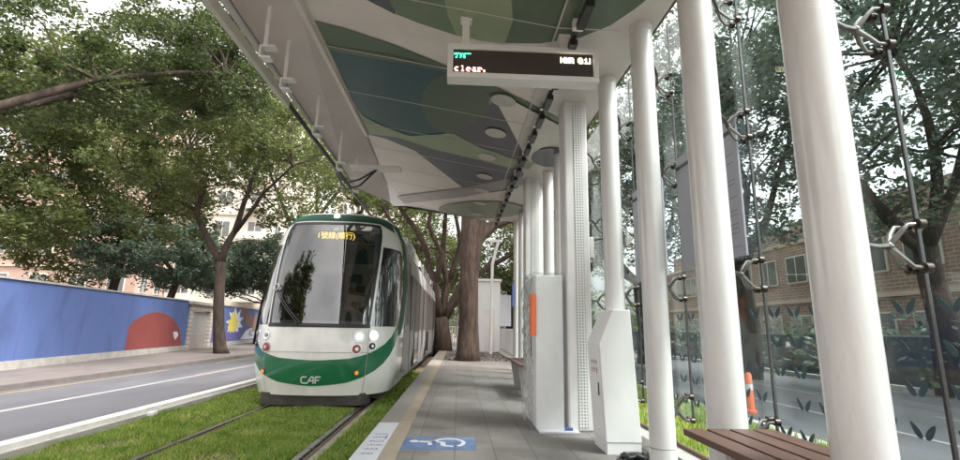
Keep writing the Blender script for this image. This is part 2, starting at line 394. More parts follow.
# ------------------------------------------------------------------ setting: ground, track bed, road, platform
m = MB(); m.box(-300, 300, -120, 700, -.5, -.03, 'soil'); struct('ground', m)
m = MB(); m.box(-4.47, -.92, -12, 80, -.3, 0, 'soil'); struct('track_bed', m)
m = MB(); m.box(-8.9, -4.75, -12, 160, -.3, .02, 'asphalt'); struct('road', m)
m = MB()
def wobble_strip(m, x, w, y0, y1, z, mt, seed, gap=.0):
    r = random.Random(seed); y = y0
    while y < y1:
        L = r.uniform(1.5, 3.5)
        if r.random() > gap:
            m.add([(x - w, y, z), (x + w, y, z), (x + w, y + L - .02, z), (x - w, y + L - .02, z)], [(0, 1, 2, 3)], mt)
        y += L
wobble_strip(m, -6.95, .07, -10, 90, .024, 'roadpaint_w', 1)
wobble_strip(m, -7.12, .045, 14, 90, .024, 'roadpaint_y', 2)
wobble_strip(m, -8.55, .08, -10, 90, .024, 'roadpaint_y', 3, .08)
o = m.build('road_marking', recalc=False); tag(o, None, None, kind='structure')
m = MB(); m.box(-40, -8.9, -12, 160, -.3, .13, 'sidewalk'); struct('sidewalk', m)
m = MB()
y = -12
while y < 90:
    m.box(-4.72, -4.55, y, y + .985, -.2, .155, 'kerbtop'); m.box(-4.548, -4.47, y, y + .985, -.2, .10, 'conc'); y += 1
struct('kerb', m)
# near road on the far side of the glass
m = MB(); m.box(4.6, 11.6, -12, 160, -.3, -.005, 'asphalt'); o = struct('far_road', m)
m = MB(); wobble_strip(m, 6.6, .05, -5, 90, .001, 'roadpaint_w', 5); wobble_strip(m, 8.6, .04, -5, 90, .001, 'roadpaint_w', 6, .5)
m.build('far_road_marking', recalc=False)['kind'] = 'structure'
m = MB(); m.box(4.35, 4.6, -12, 100, -.2, .1, 'conc'); m.box(11.6, 11.85, -12, 100, -.2, .12, 'conc'); struct('far_kerb', m)
m = MB(); m.box(2.02, 4.35, -12, 100, -.3, .06, 'soil'); struct('verge', m)

# rails set in the grass
for lab, xr in (('left rail in the grass, farther from the platform, narrow and pale', -3.27), ('right rail in the grass beside the platform with a broad concrete haunch', -1.66)):
    t = thing('tram_rail', lab, 'rail', (xr, 0, 0), 'rails of the tram track')
    m = MB(); m.box(xr - .035, xr + .035, -10, 80, -.1, .028, 'railtop'); m.build('rail_head', t)
    m = MB(); m.box(xr + .037, xr + .075, -10, 80, -.1, .004, 'rubber'); m.box(xr - .06, xr - .037, -10, 80, -.1, .01, 'rubber'); m.build('rail_jacket', t)
    m = MB(); m.box(xr + .077, xr + .11, -10, 80, -.1, .022, 'rail'); m.build('guard_lip', t)
    w = .10 if xr > -2 else .03
    m = MB(); m.box(xr + .112, xr + .112 + w, -10, 80, -.1, .012, 'railconc'); m.build('haunch', t)

# platform
m = MB(); m.box(-.5, 1.80, -8, 17.0, -.2, .30, 'tile'); struct('platform', m)
m = MB(); m.box(-.89, -.652, -8, 25, -.2, .30, 'edge'); struct('platform_edge', m)
m = MB(); m.box(-.65, -.502, -8, 25, -.2, .302, 'tactile'); struct('tactile_strip', m)
m = MB(); m.box(-.5, 3.0, 17.0, 25, -.2, .29, 'sidewalk'); struct('pavement', m)
m = MB(); m.box(-14, 14, 25, 60, -.2, .06, 'sidewalk'); struct('far_pavement', m)
t = thing('floor_plate', 'white painted plate with rows of blue characters at the platform edge', 'floor sign', (-.77, 5, .3))
m = MB(); m.box(-.885, -.655, 3.6, 6.0, .296, .304, 'label'); m.build('plate', t)
m = MB(); r = random.Random(4)
def glyph(m, cx, cy, s, z, mt, r):
    for k in range(4):
        if r.random() < .5:
            y = cy + r.uniform(-.45, .45) * s; m.box(cx - s * .45, cx + s * .45 * r.uniform(.3, 1), y - s * .07, y + s * .07, z, z + .001, mt)
        else:
            x = cx + r.uniform(-.4, .4) * s; m.box(x - s * .07, x + s * .07, cy - s * .45, cy + s * .45, z, z + .001, mt)
rows = [(5.38, 5, .030), (5.22, 0, 0), (5.05, 5, .030), (4.90, 5, .032), (4.74, 0, 0), (4.58, 4, .034)]
for yy, nn, s in rows:
    if nn:
        for k in range(nn): glyph(m, -.815 + k * .029, yy, s, .3045, 'bluetext', r)
    else:
        m.box(-.83, -.70, yy - .006, yy + .006, .3045, .3055, 'bluetext')
        for k in range(3): m.box(-.80 + k * .04, -.79 + k * .04, yy + .012, yy + .03, .3045, .3055, 'bluetext')
m.box(-.70, -.685, 5.16, 5.30, .3045, .3055, 'bluetext')
m.build('blue_characters', t)
# wheelchair bay
t = thing('wheelchair_marking', 'blue floor marking with a white wheelchair symbol on the platform tiles', 'floor marking', (-.15, 5, .3))
m = MB(); m.box(-.5, .20, 4.75, 5.27, .297, .303, 'blue'); m.build('blue_square', t)
m = MB(); z0, z1 = .3035, .3045
def bar(m, a, b, w, mt='label'):
    a, b = Vector((*a, 0)), Vector((*b, 0)); d = (b - a).normalized(); n = Vector((-d.y, d.x, 0)) * w / 2
    m.prism([(p.x, p.y, z0) for p in (a - n, b - n, b + n, a + n)], (0, 0, z1 - z0), mt)
hd = [(-.40 + .045 * math.cos(k * PI / 8), 5.07 + .05 * math.sin(k * PI / 8), z0) for k in range(16)]
m.prism(hd, (0, 0, .001), 'label')
bar(m, (-.35, 5.06), (-.12, 5.04), .055); bar(m, (-.24, 5.05), (-.24, 4.92), .04); bar(m, (-.12, 5.04), (-.11, 4.90), .05); bar(m, (-.11, 4.90), (.03, 4.86), .045)
P = []
for k in range(19):
    a = math.radians(-70 + k * 250 / 18); P.append((math.cos(a), math.sin(a)))
for k in range(18):
    (c0, s0), (c1, s1) = P[k], P[k + 1]; cx, cy = -.06, 5.02
    m.prism([(cx + .125 * c0, cy + .15 * s0, z0), (cx + .165 * c0, cy + .19 * s0, z0), (cx + .165 * c1, cy + .19 * s1, z0), (cx + .125 * c1, cy + .15 * s1, z0)], (0, 0, .001), 'label')
m.build('wheelchair_symbol', t)

# ------------------------------------------------------------------ tram
ZK = [.24, .45, .8, 1.2, 1.8, 2.4, 2.9, 3.25, 3.45, 3.6, 3.7, 3.76]
WK = [1.17, 1.24, 1.28, 1.29, 1.285, 1.27, 1.24, 1.19, 1.10, .98, .76, .35]
YK = [8.62, 8.55, 8.52, 8.55, 8.68, 8.84, 9.02, 9.16, 9.30, 9.5, 9.9, 10.6]
CX = -2.43
def smooth_interp(z, K, V):
    a = np.interp([z - .12, z - .06, z, z + .06, z + .12], K, V); return float(a.mean()) if z < 3.4 else float(np.interp(z, K, V))
def S(th, z, off=0.0):
    """tram nose surface: th = angle round the plan, beyond +-90 the straight side runs back 2 cm a degree"""
    def base(th, z):
        W = smooth_interp(z, ZK, WK); y0 = smooth_interp(z, ZK, YK); D = 1.2; n = 2.8
        e = max(0, abs(th) - 90); t = math.copysign(min(abs(th), 90), th)
        s, c = math.sin(math.radians(t)), math.cos(math.radians(t))
        x = CX + W * math.copysign(abs(s) ** (2 / n), s); y = y0 + D * (1 - abs(c) ** (2 / n)) + e * .02
        return Vector((x, y, z))
    p = base(th, z)
    if off:
        a = base(th + .5, z) - base(th - .5, z); b = base(th, z + .01) - base(th, z - .01)
        p = p + a.cross(b).normalized() * off
    return p
BACK = 11.6
tram = thing('tram', 'white and green tram standing at the platform with its headlamps lit', 'tram', (CX, 8.5, 0))
ths = list(np.concatenate([np.linspace(-90, 90, 121)]))
zs = list(np.concatenate([np.arange(.24, 3.40, .04), np.arange(3.40, 3.77, .02)]))
m = MB(); P = []
for z in zs:
    row = [Vector((S(-90, z).x, BACK, z))] + [S(t, z) for t in ths] + [Vector((S(90, z).x, BACK, z))]
    P.append(row)
r_, c_ = len(P), len(P[0]); vs = [p for row in P for p in row]; fs = []
for i in range(r_ - 1):
    for j in range(c_ - 1):
        t = ths[j - 1] if 1 <= j < c_ - 1 else 999
        if 1 <= j < c_ - 2 and abs((ths[j - 1] + ths[j]) / 2) < 33 and 1.45 < zs[i] < 3.28: continue
        fs.append((i * c_ + j, i * c_ + j + 1, (i + 1) * c_ + j + 1, (i + 1) * c_ + j))
m.add(vs, fs, 'tramwhite'); m.poly([P[0][j] for j in range(c_)], 'tramdark')
body = m.build('cab_shell', tram, smooth='auto')
def patch(name, rows, mt, off, parent=tram, th_mid=None, both=False):
    """rows: list of (z, th_left, th_right) or callables; a conforming skin over the cab"""
    m = MB(); m.grid([[S(a + (b - a) * k / 24, z, off) for k in range(25)] for z, a, b in rows], mt)
    o = m.build(name, parent, smooth=True)
    return o
def lerp(x, K, V): return float(np.interp(x, K, V))
# windscreen
rows = []
for k in range(40):
    z = 1.37 + (3.36 - 1.37) * k / 39
    h = lerp(z, [1.37, 1.45, 2.4, 3.1, 3.3, 3.36], [34, 35.5, 38.5, 41.5, 41.5, 39])
    rows.append((z, -h, h))
patch('windscreen', rows, 'cabglass', .006)
m = MB()
for sgn in (-1, 1):                                    # black rim of the windscreen
    m.grid([[S(sgn * (lerp(z, [1.37, 1.45, 2.4, 3.1, 3.3, 3.36], [34, 35.5, 38.5, 41.5, 41.5, 39]) - e), z, .008) for e in (0, 1.2, 2.6)] for z in np.linspace(1.37, 3.36, 30)], 'black')
for za, zb in ((1.365, 1.43), (3.30, 3.36)):
    m.grid([[S(t, z, .0085) for t in np.linspace(-36 if za < 2 else -41, 36 if za < 2 else 41, 40)] for z in (za, (za + zb) / 2, zb)], 'black')
m.build('windscreen_rim', tram, smooth=True)
# cab side windows, arch and bands
for sgn in (-1, 1):
    m = MB(); G = []
    for k in range(31):
        z = 1.40 + (2.90 - 1.40) * k / 30
        a = lerp(z, [1.40, 2.9], [37.5, 43.5]); b = lerp(z, [1.40, 1.5, 1.8, 2.1, 2.5, 2.8, 2.9], [72, 78, 86, 90, 91, 87, 80])
        G.append([S(sgn * (a + (b - a) * j / 20), z, .006) for j in range(21)])
    m.grid(G, 'sideglass'); m.build('cab_side_window', tram, smooth=True)
    m = MB(); G = []                                   # green arch rising from the bumper over the roof
    path = [(34, .55, .92), (45, .64, 1.0), (56, .76, 1.10), (66, .90, 1.22), (75, 1.06, 1.38), (82, 1.24, 1.55)]
    G = [[S(sgn * t, z0 + (z1 - z0) * k / 6, .010) for k in range(7)] for t, z0, z1 in path]
    m.grid(G, 'tramgreen')
    G = []
    for k in range(34):
        z = 1.24 + (3.46 - 1.24) * k / 33
        b = lerp(z, [1.24, 1.40, 1.55, 1.9, 2.3, 2.8, 3.1, 3.3, 3.46], [91, 103, 112, 122, 126, 115, 104, 94, 80])
        a = lerp(z, [1.24, 1.40, 1.55, 1.8, 2.1, 2.5, 2.8, 2.95, 3.1, 3.25, 3.46], [81.8, 81, 84, 88, 92, 92.5, 89, 86, 81, 73, 62])
        G.append([S(sgn * (a + (b - a) * j / 8), z, .0105) for j in range(9)])
    m.grid(G, 'tramarch'); m.build('green_arch', tram, smooth=True)
    m = MB(); m.grid([[S(sgn * t, z, .0085) for t in np.linspace(86, 108, 8)] for z in (2.05, 2.2)], 'black')
    # grey flank aft of the arch
    m = MB(); G = []
    for k in range(30):
        z = .45 + (3.3 - .45) * k / 29
        a = lerp(z, [.45, .8, 1.2, 1.6, 2.2, 2.9, 3.3], [140, 130, 126, 128, 134, 124, 104])
        Y0 = S(90, z).y; e = 90 + (BACK - .03 - Y0) / .02
        G.append([S(sgn * (a + (e - a) * j / 6), z, .007) for j in range(7)])
    m.grid(G, 'tramgrey'); m.build('grey_flank', tram, smooth=True)
    m = MB(); Y0 = S(90, 2).y
    m.grid([[S(sgn * t, z, .013) for t in (140, 166)] for z in np.linspace(1.45, 2.9, 8)], 'taupe'); m.build('quarter_window', tram, smooth=True)
# green bumper band
m = MB()
m.grid([[S(t, lerp(abs(t), [0, 20, 34.05], [.40, .46, .55]) * (1 - k / 8) + lerp(abs(t), [0, 20, 34.05], [.82, .855, .92]) * k / 8, .010) for t in np.linspace(-34.05, 34.05, 41)] for k in range(9)], 'tramgreen')
m.build('green_bumper', tram, smooth=True)
m = MB()                                                 # green roof brow over the windscreen
m.grid([[S(t, lerp(abs(t), [0, 40, 62], [3.385, 3.385, 3.46 - .2]) * (1 - k / 5) + lerp(abs(t), [0, 50, 62, 80], [3.56, 3.54, 3.48, 3.46]) * k / 5, .011) for t in np.linspace(-62.5, 62.5, 51)] for k in range(6)], 'tramarch')
m.build('green_brow', tram, smooth=True)
m = MB(); m.grid([[S(t, z, .0115) for t in np.linspace(-40, 40, 40)] for z in (.945, .955)], 'tramgrey')
m.grid([[S(35, z, .0125), S(35.5, z, .0125)] for z in np.linspace(.28, 1.33, 12)], 'tramgrey'); m.grid([[S(-35, z, .0125), S(-35.5, z, .0125)] for z in np.linspace(.28, 1.33, 12)], 'tramgrey')
m.build('panel_joint', tram, smooth=True)
# apron under the bumper
m = MB(); G = []
for z in (.07, .16, .27):
    G.append([Vector((CX - .02 + .93 * math.copysign(abs(math.sin(math.radians(t))) ** .45, t), 8.70 + .35 * (1 - math.cos(math.radians(t)) ** .5) + (z - .2) * -.1, z)) for t in np.linspace(-89.9, 89.9, 40)])
m.grid(G, 'tramdark'); m.build('apron', tram, smooth='auto')
m = MB(); m.box(CX - 1.05, CX + 1.05, 9.3, 33, .12, .34, 'tramdark'); m.build('underframe', tram)
for yy in (10.6, 12.4, 20.6, 22.4, 30):
    for sx in (-.8, .8): m = MB(); m.tube([(CX + sx - .06, yy, .3), (CX + sx + .06, yy, .3)], .29, 'darkmetal', 20); m.build('wheel', tram)
# lamps
def disc(m, t, z, r, off, mt, depth=.012, n=20):
    p = S(t, z, off); q = S(t, z, off + .01); nn = (q - p).normalized()
    m.tube([p - nn * .01, p + nn * depth], r, mt, n)
for sgn in (-1, 1):
    for t, z, r, mt in ((26.5, 1.22, .072, 'lampglass'), (40.5, 1.24, .065, 'lampglass')) if sgn > 0 else ((36, 1.22, .05, 'x'), (57, 1.25, .05, 'x')):
        m = MB(); disc(m, sgn * t, z, r + .028, .002, 'silver'); h = m.build('headlight', tram, smooth='auto')
        m = MB(); disc(m, sgn * t, z, r * .72, .016, mt if sgn > 0 else 'tramgrey'); m.build('lens', h, smooth='auto'); kids(h)[0].location = (0, 0, 0)
    for t, z, r in ((25, 1.01, .075), (39.5, 1.06, .06)) if sgn > 0 else ((34, 1.02, .072), (53, 1.07, .05)):
        m = MB(); disc(m, sgn * t, z, r + .02, .002, 'silver'); h = m.build('tail_light', tram, smooth='auto')
        m = MB(); disc(m, sgn * t, z, r, .014, 'redlamp' if r > .07 else 'darkmetal'); l_ = m.build('lens', h, smooth='auto'); l_.location = (0, 0, 0)
        m = MB(); disc(m, sgn * t, z, r * .4, .028, 'silver'); l_ = m.build('reflector', h, smooth='auto'); l_.location = (0, 0, 0)
    m = MB(); disc(m, sgn * (27 if sgn > 0 else 36), .62, .045, .012, 'tramdark'); h = m.build('indicator', tram, smooth='auto')
    m = MB(); disc(m, sgn * (27 if sgn > 0 else 36), .62, .032, .026, 'orangelamp'); l_ = m.build('lens', h, smooth='auto'); l_.location = (0, 0, 0)
m = MB(); disc(m, 0, 3.49, .055, .012, 'lampglass', .03); m.build('brow_lamp', tram, smooth='auto')
# logo: capital letters C A F in silver, joined as on the nose
m = MB()
def lseg(m, pts, w, z0=.50, c=-2.6):
    for (a, b), (c2, d) in zip(pts[:-1], pts[1:]):
        v = Vector((c2 - a, d - b)).normalized(); n = Vector((-v.y, v.x)) * w / 2; q = []
        for (px, pz) in ((a - n.x, b - n.y), (c2 - n.x, d - n.y), (c2 + n.x, d + n.y), (a + n.x, b + n.y)):
            q.append((px, pz))
        vs = []
        for o2 in (.012, .022):
            for px, pz in q:
                th = math.degrees(math.asin(min(1, (abs(px) / 1.27) ** 1.4))) * (1 if px > 0 else -1); vs.append(S(th, z0 + pz, o2))
        m.hexa(vs, 'label')
K = .9
lseg(m, [(-.085, .05), (-.15, .05), (-.175, .03), (-.175, -.03), (-.15, -.05), (-.085, -.05)], .022)
lseg(m, [(-.075, -.055), (-.01, .05), (.03, .05), (.03, -.055)], .022); lseg(m, [(-.045, -.012), (.03, -.012)], .02)
lseg(m, [(.065, -.055), (.065, .05), (.15, .05)], .022); lseg(m, [(.065, -.002), (.13, -.002)], .02)
m.build('maker_letters', tram)
# destination display, header strip, wipers
m = MB(); m.box(CX - .62, CX + .62, 9.55, 9.60, 3.02, 3.27, 'black'); dd = m.build('destination_display', tram)
tx = text('destination_text', '1號線(順行)', .155, 'led_y', Matrix.Translation((CX - .04, 9.545, 3.15)) @ Matrix.Rotation(PI / 2, 4, 'X'), None, .002, sx=.95)
tx.parent = dd; tx.location = (0, 0, 0)
m = MB()
for a, b in (((-9, 1.44), (-33, 2.02)), ((-7, 1.44), (-31, 2.03))):
    m.tube([S(a[0] + (b[0] - a[0]) * k / 10, a[1] + (b[1] - a[1]) * k / 10, .05) for k in range(11)], .010, 'darkmetal', 6)
m.tube([S(-33 + 3.5 * math.cos(a), 2.05 + .055 * math.sin(a), .055) for a in np.linspace(0, 2 * PI, 17)], .011, 'frame', 6)
m.tube([S(-9 + 0 * k, 1.40 + k * .02, .03) for k in range(3)], .03, 'darkmetal', 8)
m.build('wiper', tram, smooth='auto')
m = MB(); m.grid([[S(t, z, .02) for t in np.linspace(-10, 6, 12)] for z in (1.385, 1.43)], 'darkmetal'); m.build('wiper_cover', tram)
# cab interior
m = MB(); m.box(CX - 1.12, CX + 1.12, 9.15, 11.0, 1.28, 1.34, 'tramdark'); m.build('cab_floor', tram)
m = MB()
P = []
for k in range(9):
    a = PI * k / 8; P.append((CX + .15 - .62 * math.cos(a), 9.42, 1.34 + .38 * math.sin(a)))
m.prism(P, (0, .5, 0), 'tramdark'); m.box(CX - 1.0, CX + 1.0, 9.3, 9.75, 1.34, 1.47, 'tramdark'); m.build('dashboard', tram, bevel=.03)
m = MB(); m.box(CX - 1.1, CX - .15, 10.95, 11.0, 1.34, 3.3, 'tramdark'); m.box(CX + .7, CX + 1.1, 10.95, 11.0, 1.34, 3.3, 'tramdark'); m.box(CX - .15, CX + .7, 10.95, 11.0, 3.0, 3.3, 'tramdark'); m.build('bulkhead', tram)
m = MB(); m.box(CX - 1.1, CX + 1.1, 9.75, 9.80, 2.62, 3.0, 'tramarch'); m.build('sun_blind', tram)
m = MB(); m.box(CX - 1.12, CX + 1.12, 9.6, 9.64, 3.005, 3.02, 'frame'); m.build('blind_rail', tram)
m = MB(); m.tube([(CX + .12, 10.6, 2.98), (CX + .55, 11.3, 2.96)], .018, 'led_y', 6); m.build('handrail', tram); m = MB(); m.tube([(CX + .95, 10.4, 2.5), (CX + 1.05, 10.9, 2.46)], .014, 'led_y', 6); m.build('handrail', tram)  # yellow cab handrails, no lamps; their glow is put into the material
m = MB(); m.box(CX - .02, CX + .42, 10.45, 10.6, 1.5, 2.25, 'black'); m.box(CX + .05, CX + .35, 10.45, 10.55, 2.28, 2.5, 'black'); m.box(CX - .02, CX + .42, 10.05, 10.5, 1.42, 1.55, 'black'); m.build('driver_seat', tram, bevel=.04)
# articulated sections
def section(y0, y1, first=False):
    m = MB(); pr = [(-1.22, .30), (-1.29, .9), (-1.29, 2.6), (-1.22, 3.1), (-1.05, 3.35), (-.6, 3.45), (.6, 3.45), (1.05, 3.35), (1.22, 3.1), (1.29, 2.6), (1.29, .9), (1.22, .30)]
    m.prism([(CX + a, y0, b) for a, b in pr], (0, y1 - y0, 0), 'tramgrey'); s = m.build('carriage', tram, smooth='auto')
    L = y1 - y0; n = max(1, round(L / 1.45)); w = L / n
    for sg in (-1, 1):
        for k in range(n):
            a, b = y0 + k * w + .03, y0 + (k + 1) * w - .03; x = CX + sg * 1.292
            door = k % 3 == 1
            m = MB(); m.box(min(x, x + sg * .012), max(x, x + sg * .012), a, b, 1.32 if not door else 1.30, 2.62, 'taupe')
            if door: m.box(min(x, x + sg * .012), max(x, x + sg * .012), a, b, .42, 1.26, 'doorglass')
            wd = m.build('door' if door else 'side_window', s); wd.location = (0, 0, 0)
        m = MB(); x = CX + sg * 1.30
        for k in range(n + 1): m.box(min(x, x + sg * .008), max(x, x + sg * .008), y0 + k * w - .022, y0 + k * w + .022, .40, 2.62, 'black')
        sl = m.build('door_seals', s); sl.location = (0, 0, 0)
    m = MB()
    for k in range(n):
        a = y0 + k * w
        for sg in (-1, 1):
            x0, x1 = sorted((CX + sg * 1.12, CX + sg * .98)); m.box(x0, x1, a + .03, a + w - .03, 3.28, 3.62 if (k % 2) else 3.56, 'tramwhite')
        m.box(CX - .9, CX + .9, a + .1, a + w - .1, 3.45, 3.66, 'tramgrey')
    rf = m.build('roof_fairing', s, bevel=.01); rf.location = (0, 0, 0)
section(11.62, 15.4); section(16.0, 21.8); section(22.4, 26.8); section(27.4, 33.2)
for yb in (15.4, 21.8, 26.8):
    m = MB()
    for k in range(7):
        a = yb + .6 * k / 7; m.box(CX - 1.16, CX + 1.16, a + .01, a + .07, .45, 3.3, 'black')
    m.box(CX - 1.1, CX + 1.1, yb, yb + .6, .5, 3.25, 'tramdark'); m.build('gangway_bellows', tram)

# driver
drv = thing('person', 'tram driver in dark blue shirt and face mask seated behind the windscreen', 'person', (CX + .2, 10.35, 1.5))
def skinned(name, pts, edges, mt, parent, sub=2):
    me = bpy.data.meshes.new(name); me.from_pydata([p[:3] for p in pts], edges, []); o = bpy.data.objects.new(name, me); col.objects.link(o)
    o.modifiers.new('skin', 'SKIN'); sv = me.skin_vertices[0].data if me.skin_vertices else None
    if sv is None:
        bm = bmesh.new(); bm.from_mesh(me); lay = bm.verts.layers.skin.verify(); bm.to_mesh(me); bm.free(); sv = me.skin_vertices[0].data
    for i, p in enumerate(pts): sv[i].radius = (p[3], p[4] if len(p) > 4 else p[3])
    sv[0].use_root = True
    s = o.modifiers.new('sub', 'SUBSURF'); s.levels = sub; s.render_levels = sub
    bpy.context.view_layer.update()
    me2 = bpy.data.meshes.new_from_object(o.evaluated_get(bpy.context.evaluated_depsgraph_get()))
    bpy.data.objects.remove(o); me2.name = name
    me2.materials.clear(); me2.materials.append(M[mt]); me2.polygons.foreach_set('use_smooth', [True] * len(me2.polygons))
    o = bpy.data.objects.new(name, me2); col.objects.link(o); o.parent = parent; o.location = -parent.location
    return o
x0 = CX + .2; yd = 10.35
pts = [(x0, yd, 1.60, .17, .13), (x0, yd, 1.85, .16, .11), (x0, yd, 2.02, .17, .10), (x0, yd, 2.10, .06), (x0, yd - .01, 2.18, .055), (x0, yd - .02, 2.27, .085, .095), (x0, yd - .02, 2.36, .07, .085),
       (x0 - .21, yd, 2.03, .06), (x0 - .26, yd - .10, 1.82, .048), (x0 - .20, yd - .38, 1.74, .035), (x0 - .18, yd - .47, 1.74, .03, .02),
       (x0 + .21, yd, 2.03, .06), (x0 + .26, yd - .10, 1.82, .048), (x0 + .20, yd - .38, 1.74, .035), (x0 + .18, yd - .47, 1.74, .03, .02),
       (x0 - .12, yd - .35, 1.58, .085), (x0 + .12, yd - .35, 1.58, .085), (x0 - .12, yd - .50, 1.42, .055), (x0 + .12, yd - .50, 1.42, .055)]
ed = [(0, 1), (1, 2), (2, 3), (3, 4), (4, 5), (5, 6), (2, 7), (7, 8), (8, 9), (9, 10), (2, 11), (11, 12), (12, 13), (13, 14), (0, 15), (0, 16), (15, 17), (16, 18)]
skinned('body', pts, ed, 'skin', drv)
pts2 = [(a, b, c, r0 + .012, (r1[0] if r1 else r0) + .012) for (a, b, c, r0, *r1) in (pts[0], pts[1], pts[2])] + [(p[0], p[1], p[2], p[3] + .012) for p in (pts[7], pts[8], pts[11], pts[12])]
skinned('shirt', pts2, [(0, 1), (1, 2), (2, 3), (3, 4), (2, 5), (5, 6)], 'shirt', drv)
m = MB(); m.ball((x0, yd - .005, 2.34), .103, 'hair', 14, (.9, 1, .85)); m.build('hair', drv, smooth=True)
m = MB(); m.ball((x0, yd - .075, 2.225), .062, 'mask', 12, (1, .7, .8)); m.build('face_mask', drv, smooth=True)

